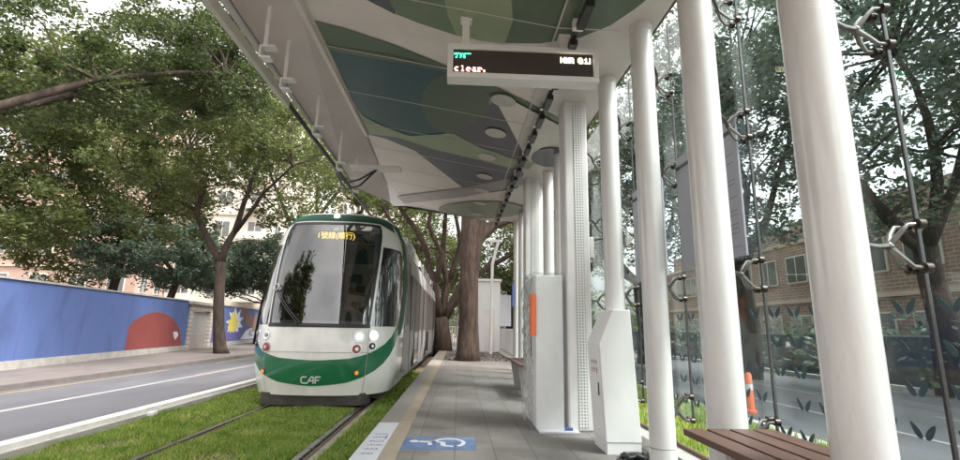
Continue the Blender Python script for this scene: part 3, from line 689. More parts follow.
# ------------------------------------------------------------------ shelter canopy
aR, bR, XF = 4.0715, .03, .85
def zc(x, y): return aR + bR * y + (.165 * (XF - x) if x < XF else 0)
canopy = thing('shelter_canopy', 'white station canopy with green and navy printed soffit over the platform', 'canopy', (0, 5, 4.2))
YB = -7.0
m = MB()
m.poly([(-1.71, YB, zc(-1.71, YB)), (XF, YB, zc(XF, YB)), (XF, 13.7, zc(XF, 13.7)), (-1.95, 13.7, zc(-1.95, 13.7)), (-1.71, 8.1, zc(-1.71, 8.1))], 'ceil')
m.poly([(XF, YB, zc(XF, YB)), (1.79, YB, zc(1.79, YB)), (1.76, 13.7, zc(1.76, 13.7)), (XF, 13.7, zc(XF, 13.7))], 'ceil')
pan = m.build('ceiling_panel', canopy, recalc=False)
SHAPES = [
('dgreen','L',[(-0.87,3.74),(-0.73,4.23),(-0.47,4.39),(-0.08,4.48),(0.35,4.47),(0.75,4.34),(0.85,4.27),(0.85,3.19)]),
('dgreen','R',[(0.85,4.27),(1.11,4.18),(1.34,3.96),(1.48,3.7),(1.59,3.42),(1.61,3.1),(0.85,3.19)]),
('navy','L',[(-1.14,3.81),(-0.96,4.17),(-0.7,4.32),(-0.71,4.1),(-0.76,3.71)]),
('mgreen','L',[(-0.66,3.68),(-0.74,4.11),(-0.69,4.31),(-0.47,4.39),(-0.08,4.48),(-0.18,4.17),(-0.21,3.88),(-0.18,3.55)]),
('lgreen','L',[(-0.18,3.55),(-0.21,3.88),(-0.18,4.17),(-0.1,4.46),(0.15,4.49),(0.4,4.46),(0.44,4.05),(0.34,3.4)]),
('dgreen','L',[(-1.63,4.71),(-1.31,4.75),(-0.79,4.89),(-0.15,5.17),(0.24,5.32),(0.63,5.56),(0.85,5.69),(0.85,6.1),(0.69,6.02),(0.31,5.67),(0.07,5.55),(-0.6,5.28),(-1.19,5.27),(-1.63,5.29)]),
('dgreen','R',[(0.85,5.69),(1.36,6.17),(1.46,6.6),(1.07,6.28),(0.85,6.1)]),
('teal','L',[(-1.63,5.29),(-1.19,5.27),(-0.59,5.22),(-0.03,5.28),(0.22,5.52),(0.32,5.91),(0.27,6.38),(0.02,6.94),(-0.38,7.42),(-0.9,7.74),(-1.3,7.53),(-1.59,7.32),(-1.65,6.7)]),
('olive','L',[(0.33,5.91),(0.33,6.12),(0.31,6.35),(0.26,6.58),(0.19,6.79),(0.1,6.98),(-0.01,7.13),(-0.13,7.23),(-0.25,7.26),(-0.37,7.22),(-0.47,7.12),(-0.54,6.97),(-0.59,6.77),(-0.61,6.55),(-0.61,6.33),(-0.58,6.1),(-0.53,5.89),(-0.46,5.7),(-0.39,5.55),(-0.3,5.42),(-0.21,5.33),(-0.12,5.28),(-0.03,5.26),(0.06,5.28),(0.14,5.34),(0.21,5.43),(0.27,5.56),(0.31,5.72)]),
('dolive','L',[(-1.63,5.29),(-1.2,5.29),(-0.6,5.26),(-0.03,5.28),(-0.12,5.22),(-0.88,5.13),(-1.64,5.19)]),
('navy','L',[(0.29,5.6),(0.47,5.85),(0.85,7.03),(0.85,7.83),(0.82,7.86),(0.29,7.62),(-0.17,7.2),(0.27,6.44),(0.36,5.9)]),
('navy','R',[(0.85,7.03),(1.06,7.74),(0.85,7.83)]),
('navy','L',[(-1.73,8.05),(-1.08,7.83),(-0.4,8.11),(0.85,8.36),(0.85,10.16),(0.64,10.47),(0.02,10.49),(-0.88,8.49),(-1.38,8.11)]),
('navy','R',[(0.85,8.36),(1.07,8.51),(1.18,8.76),(1.19,9.88),(0.85,10.16)]),
('lgreen','L',[(-1.74,6.66),(-1.57,7.26),(-1.3,7.53),(-0.9,7.74),(-0.17,7.23),(0.24,7.62),(0.82,7.86),(0.85,7.86),(0.85,8.42),(0.32,8.3),(-0.5,8.19),(-1.14,7.91),(-1.73,8.05)]),
('lgreen','R',[(0.85,7.86),(1.3,8.04),(1.23,8.47),(0.88,8.44),(0.85,8.42)]),
('grey','L',[(-1.89,12.85),(-0.04,10.58),(0.85,9.22),(0.85,10.0),(0.08,11.29),(-1.77,14.2)]),
('grey','R',[(0.85,9.22),(1.17,8.93),(1.26,9.59),(0.85,10.0)]),
('ggreen','L',[(0.85,13.19),(0.62,13.44),(0.34,13.67),(0.07,13.84),(-0.18,13.93),(-0.38,13.92),(-0.54,13.83),(-0.63,13.66),(-0.65,13.42),(-0.61,13.13),(-0.5,12.82),(-0.35,12.49),(-0.16,12.17),(0.05,11.88),(0.28,11.62),(0.52,11.41),(0.74,11.24),(0.85,11.19)]),
('ggreen','R',[(1.68,11.98),(1.68,12.21),(1.63,12.45),(1.51,12.67),(1.35,12.88),(1.13,13.05),(0.88,13.18),(0.85,13.19),(0.85,11.19),(0.97,11.2),(1.18,11.28),(1.36,11.41),(1.51,11.57),(1.62,11.76)]),
('white','L',[(0.36,5.62),(0.65,5.69),(0.85,5.83),(0.85,7.05),(0.67,6.52)]),
('white','R',[(0.85,5.83),(1.41,6.38),(1.56,7.08),(1.24,7.27),(1.21,8.05),(1.06,7.74),(0.85,7.05)]),
('navy','R',[(1.84,7.71),(1.86,7.82),(1.86,7.93),(1.84,8.04),(1.8,8.13),(1.75,8.2),(1.68,8.25),(1.61,8.27),(1.52,8.27),(1.44,8.23),(1.36,8.17),(1.29,8.09),(1.24,8.0),(1.19,7.89),(1.17,7.78),(1.16,7.67),(1.17,7.57),(1.19,7.47),(1.23,7.4),(1.29,7.34),(1.35,7.3),(1.42,7.28),(1.49,7.28),(1.56,7.31),(1.64,7.35),(1.7,7.42),(1.76,7.51),(1.81,7.6)]),

]
order = {'navy': 0}
m = MB()
for k, (mt, sd, pl) in enumerate(SHAPES):
    if mt == 'white': mt = 'ceil'
    off = .003 + .0012 * k
    pl = [(x, min(y, 13.65)) for x, y in pl]
    m.poly([(x, y, zc(x, y) - off) for x, y in pl], mt)
for k in range(-5, 9):                                   # printed pattern carries on over the part behind the viewer
    if k * 1.17 > 2: continue
    cx, cy = random.uniform(-1.0, .2), -5.5 + (k + 5) * 1.3
    if cy > 2.4: continue
    m.poly([(cx + .6 * math.cos(a), cy + .7 * math.sin(a), zc(cx + .6 * math.cos(a), cy) - .004 - .001 * (k + 5)) for a in np.linspace(0, 2 * PI, 25)[:-1]], ['dgreen', 'teal', 'navy', 'lgreen', 'olive'][k % 5])
pt = m.build('printed_pattern', canopy, recalc=False)
m = MB()
for y in [3.99 + 1.165 * k for k in range(-9, 9)]:
    m.hexa([(x, yy, zc(x, yy) - o_) for o_ in (.037, .032) for x, yy in ((-1.69, y - .004), (XF, y - .004), (XF, y + .004), (-1.69, y + .004))], 'seam')
    if y < 5: m.hexa([(x, yy, zc(x, yy) - o_) for o_ in (.037, .032) for x, yy in ((XF, y - .006), (1.45, y - .006), (1.45, y + .006), (XF, y + .006))], 'seam')
m.hexa([(x, yy, zc(XF, yy) - o_) for o_ in (.040, .034) for x, yy in ((XF - .006, YB), (XF + .008, YB), (XF + .008, 10), (XF - .008, 10))], 'seam')
m.build('joint_strips', canopy)
m = MB()                                                 # outer wing
W = [(-1.71, YB, -2.35, YB), (-1.71, 4.4, -2.35, 4.45), (-1.71, 8.1, -2.35, 9.36), (-1.80, 10.2, -2.35, 10.43), (-1.95, 13.7, -1.96, 13.72)]
def zo(x, y): return 4.56 - .024 * (y - 4.4) if x < -2.2 else zc(x, y)
for (a, b, c, d), (a2, b2, c2, d2) in zip(W[:-1], W[1:]):
    m.poly([(a, b, zc(a, b) - .02), (c, d, zo(c, d)), (c2, d2, zo(c2, d2)), (a2, b2, zc(a2, b2) - .02)], 'wing')
m.build('outer_wing', canopy)
m = MB(); m.hexa([(x, y, zc(x, y) - o_) for o_ in (.055, .001) for x, y in ((-1.735, YB), (-1.675, YB), (-1.675, 8.1), (-1.735, 8.1))], 'ceil'); m.build('fold_trim', canopy)
m = MB()                                                 # roof skin above, closes the canopy
top = [(-2.37, YB), (1.80, YB), (1.80, 13.75), (-1.98, 13.75), (-2.37, 10.45)]
m.prism([(x, y, 4.86) for x, y in top], (0, 0, .12), 'white')
ring = [(-2.37, YB, 4.5), (-2.37, 9.4, 4.42), (-2.37, 10.45, 4.40), (-1.98, 13.75, 4.93), (XF, 13.75, zc(XF, 13.7)), (1.80, 13.75, zc(1.8, 13.7)), (1.80, YB, zc(1.8, YB)), (-2.37, YB, 4.5)]
for a, b in zip(ring[:-1], ring[1:]): m.poly([a, b, (b[0], b[1], 4.87), (a[0], a[1], 4.87)], 'white')
m.build('roof_skin', canopy)
m = MB(); m.hexa([(x, y, z) for z in (4.30, 4.42) for x, y in ((-2.43, YB), (-2.37, YB), (-2.37, 6.2), (-2.43, 6.2))], 'frame'); m.build('edge_beam', canopy, bevel=.006)
m = MB(); m.tube([(-2.42, 5.95, 4.40), (-2.42, 9, 4.36), (-2.42, 13.6, 4.31)], .035, 'darkmetal', 10); m.build('edge_pipe', canopy, smooth='auto')
for y, z1, z0 in ((3.3, 4.54, 4.16), (4.47, 4.56, 4.13), (5.04, 4.50, 4.09), (6.27, 4.50, 4.06), (7.58, 4.46, 4.01), (8.8, 4.42, 4.0)):
    m = MB(); m.box(-2.025, -1.985, y - .02, y + .02, z0, z1 + .12, 'white')
    m.box(-2.045, -1.895, y - .05, y + .05, z0 - .02, z0, 'white'); m.box(-2.045, -2.03, y - .05, y + .05, z0 - .12, z0 - .02, 'white'); m.box(-2.03, -1.93, y - .05, y + .05, z0 - .14, z0 - .12, 'white')
    m.build('bracket', canopy, bevel=.003)
m = MB(); m.box(-2.03, -1.12, 8.35, 8.62, 4.20, 4.25, 'white'); m.build('bracket_arm', canopy, bevel=.01)
m = MB()
for s_ in (0, .12): m.tube([(-1.55, 8.5, 4.22), (-1.85, 8.5, 4.02 - s_), (-2.15, 8.7, 4.0 - s_), (-2.40, 8.9, 4.25)], .018, 'black', 6)
m.build('cable', canopy, smooth='auto')
for y, x in ((5.71, .50), (6.85, .49), (8.02, .42), (9.24, .45), (10.35, .44), (11.62, .46), (12.98, .44), (3.0, .5), (1.5, .5)):
    m = MB(); rr = .16
    P = [(x + rr * math.cos(a), y + rr * 1.05 * math.sin(a)) for a in np.linspace(0, 2 * PI, 29)[:-1]]
    m.prism([(a, b, zc(a, b) - .038) for a, b in P], (0, 0, .006), 'spot'); m.build('downlight', canopy)
m = MB(); xt = 1.01                                       # cable tray with clips
m.hexa([(x, y, zc(x, y) - .07 - z) for z in (.05, 0) for x, y in ((xt - .018, YB), (xt + .018, YB), (xt + .018, 13.6), (xt - .018, 13.6))], 'black')
tr = m.build('cable_tray', canopy)
m = MB(); y = YB; k = 0
while y < 13.4:
    m.hexa([(x, yy, zc(x, yy) - .125 - z) for z in (.06, 0) for x, yy in ((xt - .035, y), (xt + .035, y), (xt + .035, y + .34), (xt - .035, y + .34))], 'black')
    m.box(xt - .05, xt + .05, y + .38, y + .44, zc(xt, y) - .12, zc(xt, y) - .03, 'silver' if k % 2 else 'white')
    y += .58; k += 1
c_ = m.build('tray_clips', tr); c_.location = (0, 0, 0)

# columns
cols = [(1.98, 'round white column standing right of the slatted bench, the nearest of all'), (2.98, 'thick round white column rising behind the end of the slatted bench'), (3.95, 'round white column with a joint ring near its foot, beside the crumpled black strap'),
        (4.98, 'round white column directly behind the sloped white cabinet'), (6.28, 'round white column hidden just behind the near perforated column'), (7.58, 'round white column rising behind the plastic wrapped machine, next past the perforated one'),
        (8.66, 'second round white column behind the wrapped machine'), (9.7, 'slim looking round white column beside the farther perforated column'), (11.0, 'round white column past the farther perforated column, third from the far end'), (12.4, 'round white column second from the far end of the row'), (13.5, 'last round white column at the far end, with a dark blue plate')]
col0 = None
for i, (y, lab) in enumerate(cols):
    t = thing('round_column', lab, 'column', (1.62, y, .3), 'round white columns along the platform')
    zt = zc(1.62, y) + .02
    rc = .112 if y < 3.1 else .100
    m = MB(); m.tube([(1.62, y, .52), (1.62, y, zt)], rc, 'column', 40); m.build('shaft', t, smooth='auto')
    m = MB(); m.tube([(1.62, y, .3), (1.62, y, .515)], rc + .004, 'column', 40); m.build('base_sleeve', t, smooth='auto')
    m = MB(); m.tube([(1.62, y, zt - .1), (1.62, y, zt - .06)], rc + .005, 'column', 40); m.build('collar', t, smooth='auto')
    if i == 10:
        m = MB(); m.box(1.47, 1.52, y - .2, y - .17, 2.0, 2.6, 'bluetext'); m.build('blue_plate', t)
for y, lab in ((5.72, 'near square column clad in perforated white panel, right of the wrapped machine'), (9.25, 'farther square column clad in perforated white panel')):
    t = thing('perforated_column', lab, 'column', (1.40, y, .3), 'perforated service columns')
    x0, x1 = 1.255, 1.545; zt = zc(1.4, y) + .01
    m = MB(); m.box(x0, x1, y - .12, y + .2, .3, zt, 'panel'); m.build('casing', t, bevel=.02)
    m = MB(); m.box(x0 + .115, x0 + .215, y - .126, y - .121, .34, zt - .05, 'holes'); m.build('perforated_strip', t)
    if y < 6:
        m = MB(); m.box(1.55, 1.60, y - .10, y - .02, 2.25, 2.5, 'white'); m.build('junction_box', t, bevel=.006)

# ------------------------------------------------------------------ LED sign
sy = 4.10
sign = thing('led_sign', 'white framed dot matrix sign hanging under the canopy reading clear.', 'information display', (.55, sy, 3.9))
sx0, sx1, sz0, sz1 = -.165, 1.265, 3.685, 4.03
def tilt(x): return -.012 * (x - .55)
m = MB()
b_ = .052
m.box(sx0, sx1, sy, sy + .16, sz1 - b_, sz1, 'white'); m.box(sx0, sx1, sy, sy + .16, sz0, sz0 + b_, 'white')
m.box(sx0, sx0 + b_, sy + .001, sy + .16, sz0 + b_, sz1 - b_, 'white'); m.box(sx1 - b_, sx1, sy + .001, sy + .16, sz0 + b_, sz1 - b_, 'white'); m.box(sx0 + .01, sx1 - .01, sy + .12, sy + .155, sz0 + .01, sz1 - .01, 'white')
m.build('housing', sign, bevel=.006)
m = MB(); m.box(sx0 + b_, sx1 - b_, sy + .025, sy + .05, sz0 + b_, sz1 - b_, 'ledboard'); m.build('led_board', sign)
FONT = {'c': ['     ', ' ### ', '##   ', '##   ', ' ### '], 'l': [' ##  ', '  #  ', '  #  ', '  #  ', ' ### '], 'e': ['     ', ' ### ', '#####', '##   ', ' ### '], 'a': ['     ', ' ### ', '  ## ', '#### ', ' ####'], 'r': ['     ', '#### ', '## ##', '##   ', '###  '], '.': ['     ', '     ', '     ', '##   ', '##   '],
        'G1': ['#####', '# #  ', '  #  ', '  #  ', ' ##  '], 'G2': ['# # #', ' # # ', '## ##', ' # ##', '#  ##'], 'G3': ['#####', '     ', '     ', '     ', '     '],
        '|': ['#    ', '#    ', '#    ', '#    ', '#    '], '0': [' ### ', '## ##', '# # #', '##  #', ' ####'], '8': ['#### ', '#  ##', ' ### ', '## ##', '## ##'], '1': ['  #  ', ' ##  ', '  #  ', '  #  ', ' ####'], ' ': ['     '] * 5}
def dots(name, seq, x, z, px, mt, adv=5.6, py=None):
    m = MB(); py = py or px
    for g in seq:
        rws = FONT[g]
        for r_, row in enumerate(rws):
            for c, ch in enumerate(row):
                if ch == '#':
                    a, b = x + c * px, z - r_ * py
                    m.box(a - px * .46, a + px * .46, sy + .0215, sy + .0245, b - py * .46, b + py * .46, mt)
        x += px * (2.2 if g == '|' else adv if g != ' ' else 3)
    return m.build(name, sign)
dots('green_text', ['G1', 'G2', 'G3'], sx0 + .066, sz1 - .093, .0105, 'led_g', 5.0, .0105)
dots('red_text', list('clear.'), sx0 + .07, sz0 + .122, .0095, 'led_r', 5.7, .0118)
dots('yellow_text', ['|', '0', '8', ' ', '0', '1', '|'], sx1 - .052 - .305, sz1 - .096, .0102, 'led_w', 5.5, .0118)
for hx in (.0, .95):
    zt = zc(hx, sy); m = MB()
    m.box(hx - .035, hx + .035, sy + .05, sy + .10, sz1, zt, 'white'); m.box(hx - .055, hx + .055, sy + .03, sy + .12, zt - .035, zt, 'white')
    m.prism([(hx - .06, sy + .03, sz1), (hx + .07, sy + .03, sz1), (hx + .035, sy + .03, sz1 + .045), (hx - .035, sy + .03, sz1 + .045)], (0, .09, 0), 'white')
    m.build('hanger', sign, bevel=.003)

# ------------------------------------------------------------------ glass wall
GX = 2.10
seams = [-.26 + 1.17 * k for k in range(0, 12)]
spz = (3.86, 2.90, 1.80, .74)
pn = ['nearest to the viewer', 'right of the nearest column', 'behind the bench', 'right of the thick column behind the bench end', 'between the two thick near columns', 'behind the sloped cabinet', 'behind the near perforated column', 'behind the wrapped machine', 'past the wrapped machine', 'beside the farther perforated column', 'last but one of the glass wall', 'at the far end of the glass wall']
def leafpts(x, cy, cz, ang, L=.085, w=.032):
    P = []
    for k in range(12):
        a = 2 * PI * k / 12; u = L / 2 * math.cos(a); v = w / 2 * math.sin(a) * (1 - .35 * math.cos(a))
        P.append((x, cy + u * math.cos(ang) - v * math.sin(ang), cz + u * math.sin(ang) + v * math.cos(ang)))
    return P
for i, y in enumerate(seams[:-1]):
    y1 = seams[i + 1]
    t = thing('glass_pane', 'tall clear glass pane with leaf decals, ' + pn[i], 'glass panel', (GX, y, .62), 'panes of the glass wall')
    m = MB(); m.box(GX - .006, GX + .006, y + .008, y1 - .008, .62, 4.55, 'pane'); m.build('pane', t)
    m = MB(); m.box(GX - .009, GX + .009, y - .006, y + .006, .62, 4.55, 'darkmetal'); m.build('silicone_joint', t)
    m = MB()
    for rr in range(5):
        z = .80 + rr * .185
        for k in range(6):
            yy = y + .12 + k * .19
            if random.random() < .12: continue
            m.prism(leafpts(GX - .0085, yy - .035, z, 2.2), (-.001, 0, 0), 'decal'); m.prism(leafpts(GX - .0085, yy + .035, z, .95), (-.001, 0, 0), 'decal')
    m.build('leaf_decals', t)
    if 2 <= i <= 9:
        f = MB(); f.box(GX - .0078, GX - .0066, y + .01, y1 - .01, .98, 1.39, 'film') if i > 3 else None
# spiders
sid = 0
for i, y in enumerate(seams):
    if y < 1.5 or y > 11: continue
    cy = min([c[0] for c in cols], key=lambda c: abs(c - (y - .1)))
    zw = ['uppermost', 'upper', 'middle', 'lowest']
    for k, z in enumerate(spz):
        near = ['', '', 'nearest', 'second', 'third', 'fourth', 'fifth', 'sixth', 'seventh', 'eighth', 'ninth'][i]
        t = thing('spider_fitting', '%s steel spider bracket on the %s glass joint from the viewer' % (zw[k], near), 'bracket', (1.95, y, z), 'steel spider brackets holding the glass')
        m = MB(); m.tube([(1.70, cy, z - .01), (1.86, (cy + y) / 2 + .02, z - .01), (1.95, y, z)], .014, 'steel', 10)
        m.ball((1.95, y, z), .022, 'steel', 10); m.build('arm', t, smooth='auto')
        for sz in (-1, 1):
            for sy_ in (-1, 1):
                m = MB(); m.tube([(1.95, y, z), (1.985, y + sy_ * .025, z + sz * .055), (2.02, y + sy_ * .035, z + sz * .095), (2.085, y + sy_ * .038, z + sz * .10)], [.015, .012, .010, .009], 'steel', 8)
                p_ = m.build('prong', t, smooth='auto')
                m = MB(); m.tube([(2.06, y + sy_ * .038, z + sz * .10), (2.09, y + sy_ * .038, z + sz * .10)], .024, 'bronze', 14); d_ = m.build('disc', p_, smooth='auto'); d_.location = (0, 0, 0)
# posters fixed to the glass
for (a, b, lab) in ((3.32, 4.32, 'grey timetable board seen behind the thick column above the bench'), (4.66, 5.50, 'grey timetable board beyond the second thick column'), (2.25, 3.1, 'grey timetable board right of the bench column')):
    if a < 3: continue
    t = thing('timetable_board', lab, 'poster', (2.06, a, 1.95), 'timetable boards on the glass')
    m = MB(); m.box(2.045, 2.06, a, b, 1.95, 3.02, 'poster'); m.build('sheet', t)
    m = MB(); m.box(2.0425, 2.044, a, b, 2.90, 2.935, 'black'); m.build('top_rule', t)
    m = MB(); r = random.Random(int(a * 10))
    z = 2.84
    while z > 2.02:
        if r.random() < .5:
            y0 = a + .06; 
            m.box(2.043, 2.0445, y0, y0 + r.uniform(.1, .4), z, z + .006, 'postertext')
            if r.random() < .5: m.box(2.043, 2.0445, a + .5, a + .5 + r.uniform(.05, .3), z, z + .004, 'postertext')
        z -= .034
    m.build('text_lines', t)
# low upstand under the glass
m = MB(); m.box(1.80, 2.00, -8, 14.0, -.1, .415, 'conc'); w_ = m.build('low_wall', bevel=.008); tag(w_, 'low pale concrete upstand along the foot of the columns', 'low wall')
m = MB(); m.box(1.955, 1.985, -8, 14.0, .417, .445, 'woodend'); tag(m.build('drain_strip'), 'thin rusty brown strip along the top of the low upstand', 'trim strip')

# ------------------------------------------------------------------ bench
def bench(y0, y1, lab, x0=1.30, z=.84):
    t = thing('slatted_bench', lab, 'bench', (x0, y0, .3), 'slatted benches along the columns')
    for k in range(4 if y0 < 5 else 3):
        a = x0 + k * .135
        m = MB(); m.box(a, a + .115, y0, y1, z - .035, z, 'wood'); m.build('slat', t, bevel=.004)
    for yy in (y0 + .45, y1 - .45):
        m = MB(); m.prism([(x0 + .10, yy, .3), (x0 + .40, yy, .3), (x0 + .50, yy, z - .036), (x0 + .02, yy, z - .036)], (0, .05, 0), 'tramgrey'); m.build('support', t)
    return t
bench(.4, 2.85, 'dark brown slatted bench in the right foreground', 1.29, .865)
bench(7.9, 9.85, 'short dark brown bench far down the platform beyond the wrapped machine', 1.0)

# ------------------------------------------------------------------ sloped cabinet
t = thing('sloped_cabinet', 'white steel cabinet with a sloping top standing by the perforated column', 'cabinet', (1.6, 4.8, .3))
y0, y1 = 4.62, 5.05
pr = [(1.395, .40), (1.715, .40), (1.70, 1.68), (1.56, 1.70), (1.40, 1.36)]
pr = [(1.375, .40), (1.705, .40), (1.645, 1.60), (1.475, 1.60), (1.335, 1.28)]
m = MB(); m.prism([(a, y0, b) for a, b in pr], (0, y1 - y0, 0), 'white'); m.build('body', t, bevel=.008)
m = MB(); m.prism([(1.385, y0 + .008, .3), (1.70, y0 + .008, .3), (1.70, y0 + .008, .397), (1.385, y0 + .008, .397)], (0, y1 - y0 - .016, 0), 'white'); m.build('plinth', t)
m = MB(); m.hexa([(1.374 - .04 * (z - .4) / .88 - d, y, z) for d in (.004, -.001) for y, z in ((y0 + .03, .46), (y1 - .03, .46), (y1 - .03, 1.24), (y0 + .03, 1.24))], 'white'); dr = m.build('door', t, bevel=.002)
def kx(z): return 1.374 - .04 * (z - .4) / .88
m = MB()
for zz in (1.10, 1.03):
    for k in range(3):
        yy = y0 + .1 + k * .08
        m.box(kx(zz) - .007, kx(zz) - .0055, yy, yy + .05, zz, zz + .012, 'redlamp'); m.box(kx(zz) - .007, kx(zz) - .0055, yy + .02, yy + .03, zz - .03, zz + .03, 'redlamp')
m.build('red_characters', t)
m = MB(); m.box(kx(.85) - .012, kx(.85) - .006, y0 + .09, y0 + .11, .80, .92, 'darkmetal'); m.build('handle', t)

# ------------------------------------------------------------------ wrapped ticket machine
t = thing('wrapped_machine', 'white ticket machine cabinet wrapped in wrinkled clear plastic with an orange sticker', 'ticket machine', (1.0, 6.0, .3))
x0, x1, y0, y1, z0, z1 = .875, 1.235, 5.62, 6.45, .3, 2.05
m = MB(); m.box(x0 + .02, x1 - .02, y0 + .02, y1 - .02, z0 + .02, z1 - .02, 'white'); m.build('cabinet', t, bevel=.01)
m = MB()
from mathutils import noise as mn
def wrap(P, nrm, amp):
    out = []
    for row in P:
        rr = []
        for p in row:
            v = mn.noise(Vector((p[0] * 7, p[1] * 7, p[2] * 4))) + .5 * mn.noise(Vector((p[0] * 19, p[1] * 19, p[2] * 15)))
            rr.append(Vector(p) + Vector(nrm) * (abs(v) * amp + .004))
        out.append(rr)
    return out
N = 26
m.grid(wrap([[(x0 + (x1 - x0) * i / N, y0, z0 + .01 + (z1 - z0) * j / 60) for i in range(N + 1)] for j in range(61)], (0, -1, 0), .02), 'plastic')
m.grid(wrap([[(x0, y0 + (y1 - y0) * i / N, z0 + .01 + (z1 - z0) * j / 60) for i in range(N + 1)] for j in range(61)], (-1, 0, 0), .075), 'plastic')
m.grid(wrap([[(x0 + (x1 - x0) * i / N, y0 + (y1 - y0) * j / 30, z1) for i in range(N + 1)] for j in range(31)], (0, 0, 1), .02), 'plastic')
m.build('plastic_wrap', t, smooth=True, recalc=False)
m = MB(); m.box(x0 - .045, x0 - .038, y0 - .02, y0 + .04, 1.33, 1.80, 'orange'); m.box(x0 - .038, x0 + .02, y0 - .034, y0 - .028, 1.33, 1.80, 'orange'); m.build('orange_sticker', t)
m = MB(); m.box(x0 - .035, x0 - .028, y0 + .02, y0 + .045, 1.10, 1.32, 'black'); m.build('door_handle', t)
m = MB(); m.box(x0 + .03, x1 + .11, y0 - .14, y0 + .1, .301, .325, 'label'); m.build('foam_base', t, bevel=.005)
m = MB(); m.box(1.20, 1.28, y0 - .10, y0 - .05, .326, .352, 'bluetext'); tag(m.build('blue_clip', origin=(1.2, 5.5, .33)), 'small blue clip lying on the white foam base of the wrapped machine', 'clip')
# crumpled strap
t = thing('strap_bundle', 'crumpled black strap lying on the platform between the sloped cabinet and a column', 'strap', (1.55, 4.5, .3))
r = random.Random(3)
m = MB(); pts = []
for k in range(70):
    a = k * .55; pts.append((1.575 + .13 * math.cos(a) * r.uniform(.4, 1), 4.46 + .09 * math.sin(a) * r.uniform(.3, 1), .318 + .04 * abs(math.sin(k * 1.3)) * r.random()))
m.tube(pts, .012, 'black', 6); m.ball((1.59, 4.48, .325), .075, 'black', 10, (1.1, .8, .45)); m.build('webbing', t, smooth=True)
m = MB(); m.tube([(1.47, 4.46, .31), (1.42, 4.42, .33), (1.39, 4.40, .305), (1.42, 4.36, .31)], .008, 'black', 6); m.build('loose_end', t, smooth=True)
# ------------------------------------------------------------------ trees
def limb_path(a, b, bend, r, n=6):
    a, b = Vector(a), Vector(b); L = (b - a).length; P = []
    o1 = Vector((r.uniform(-1, 1), r.uniform(-1, 1), r.uniform(-.5, .5))) * bend * L
    for k in range(n + 1):
        t = k / n; P.append(a.lerp(b, t) + o1 * math.sin(PI * t) + Vector((r.uniform(-1, 1), r.uniform(-1, 1), r.uniform(-1, 1))) * bend * .22 * L * (0 < k < n))
    return P
def leaf_mesh(name, centers, radii, per, size, mt, parent, seed, flat=.7, droop=.0):
    rg = np.random.default_rng(seed); C = np.repeat(np.array(centers), per, 0); R = np.repeat(np.array(radii), per)
    n = len(C); d = rg.normal(size=(n, 3)); d /= np.linalg.norm(d, axis=1)[:, None]
    rad = R * rg.uniform(.15, 1, n) ** .6; pos = C + d * rad[:, None] * np.array([1, 1, flat]); pos[:, 2] -= droop * rg.random(n) * R
    u = rg.normal(size=(n, 3)); u[:, 2] *= .5; u /= np.linalg.norm(u, axis=1)[:, None]
    w = rg.normal(size=(n, 3)); w -= (w * u).sum(1)[:, None] * u; w /= np.linalg.norm(w, axis=1)[:, None]
    s = size * rg.uniform(.35, 1.6, n)
    q = np.empty((n, 4, 3)); q[:, 0] = pos - u * s[:, None] * .5; q[:, 2] = pos + u * s[:, None] * .5
    q[:, 1] = pos + w * s[:, None] * .24; q[:, 3] = pos - w * s[:, None] * .24
    me = bpy.data.meshes.new(name); me.vertices.add(n * 4); me.vertices.foreach_set('co', q.reshape(-1).astype(np.float32))
    me.loops.add(n * 4); me.loops.foreach_set('vertex_index', np.arange(n * 4, dtype=np.int32))
    me.polygons.add(n); me.polygons.foreach_set('loop_start', np.arange(n, dtype=np.int32) * 4)
    try: me.polygons.foreach_set('loop_total', np.full(n, 4, dtype=np.int32))
    except Exception: pass
    me.update(calc_edges=True); me.validate(); me.materials.append(M[mt])
    o = bpy.data.objects.new(name, me); col.objects.link(o)
    if parent: o.parent = parent; o.location = -parent.location
    return o
def tree(label, base, stems, crown, leaf, bark='bark', seed=1, per=26, size=.2, nclump=260, trunk_r=.25, group=None, cat='tree', twigs=40, crad=.7, name='tree', flat=.7):
    """stems: list of (polyline, r0, r1); crown: list of (cx,cy,cz,rx,ry,rz)"""
    r = random.Random(seed); t = thing(name, label, cat, base, group)
    m = MB()
    for P, r0, r1 in stems[:1]:
        n = len(P); m.tube(P, r0 if isinstance(r0, list) else [r0 + (r1 - r0) * k / (n - 1) for k in range(n)], bark, 16)
    m.build('trunk', t, smooth=True)
    lm = MB(); tips = [Vector(p) for P, a, b in stems for p in P[len(P) // 2:]]
    for P, r0, r1 in stems[1:]:
        Q = []
        for a, b in zip(P[:-1], P[1:]):
            Q += limb_path(a, b, .05, r, 3)[:-1]
        Q.append(Vector(P[-1])); n = len(Q); lm.tube(Q, [r0 + (r1 - r0) * k / (n - 1) for k in range(n)], bark, 9)
    centers = []; radii = []
    for k in range(nclump):
        c = r.choices(crown, [e[3] * e[4] * e[5] for e in crown])[0]
        while True:
            p = Vector((r.uniform(-1, 1), r.uniform(-1, 1), r.uniform(-1, 1)))
            if p.length < 1 and p.length > .35: break
        p = Vector((c[0] + p.x * c[3], c[1] + p.y * c[4], c[2] + p.z * c[5])); centers.append(tuple(p)); radii.append(crad * r.uniform(.5, 1.3))
    for k in range(min(twigs, nclump)):
        p = Vector(centers[k]); s = min(tips, key=lambda q: (q - p).length)
        lm.tube(limb_path(s, p, .12, r, 5), [.05, .042, .034, .026, .018, .01], bark, 5, cap=False)
    lm.build('limbs', t, smooth=True)
    leaf_mesh('crown', centers, radii, int(per * 2.1), size * .66, leaf, t, seed, flat)
    return t
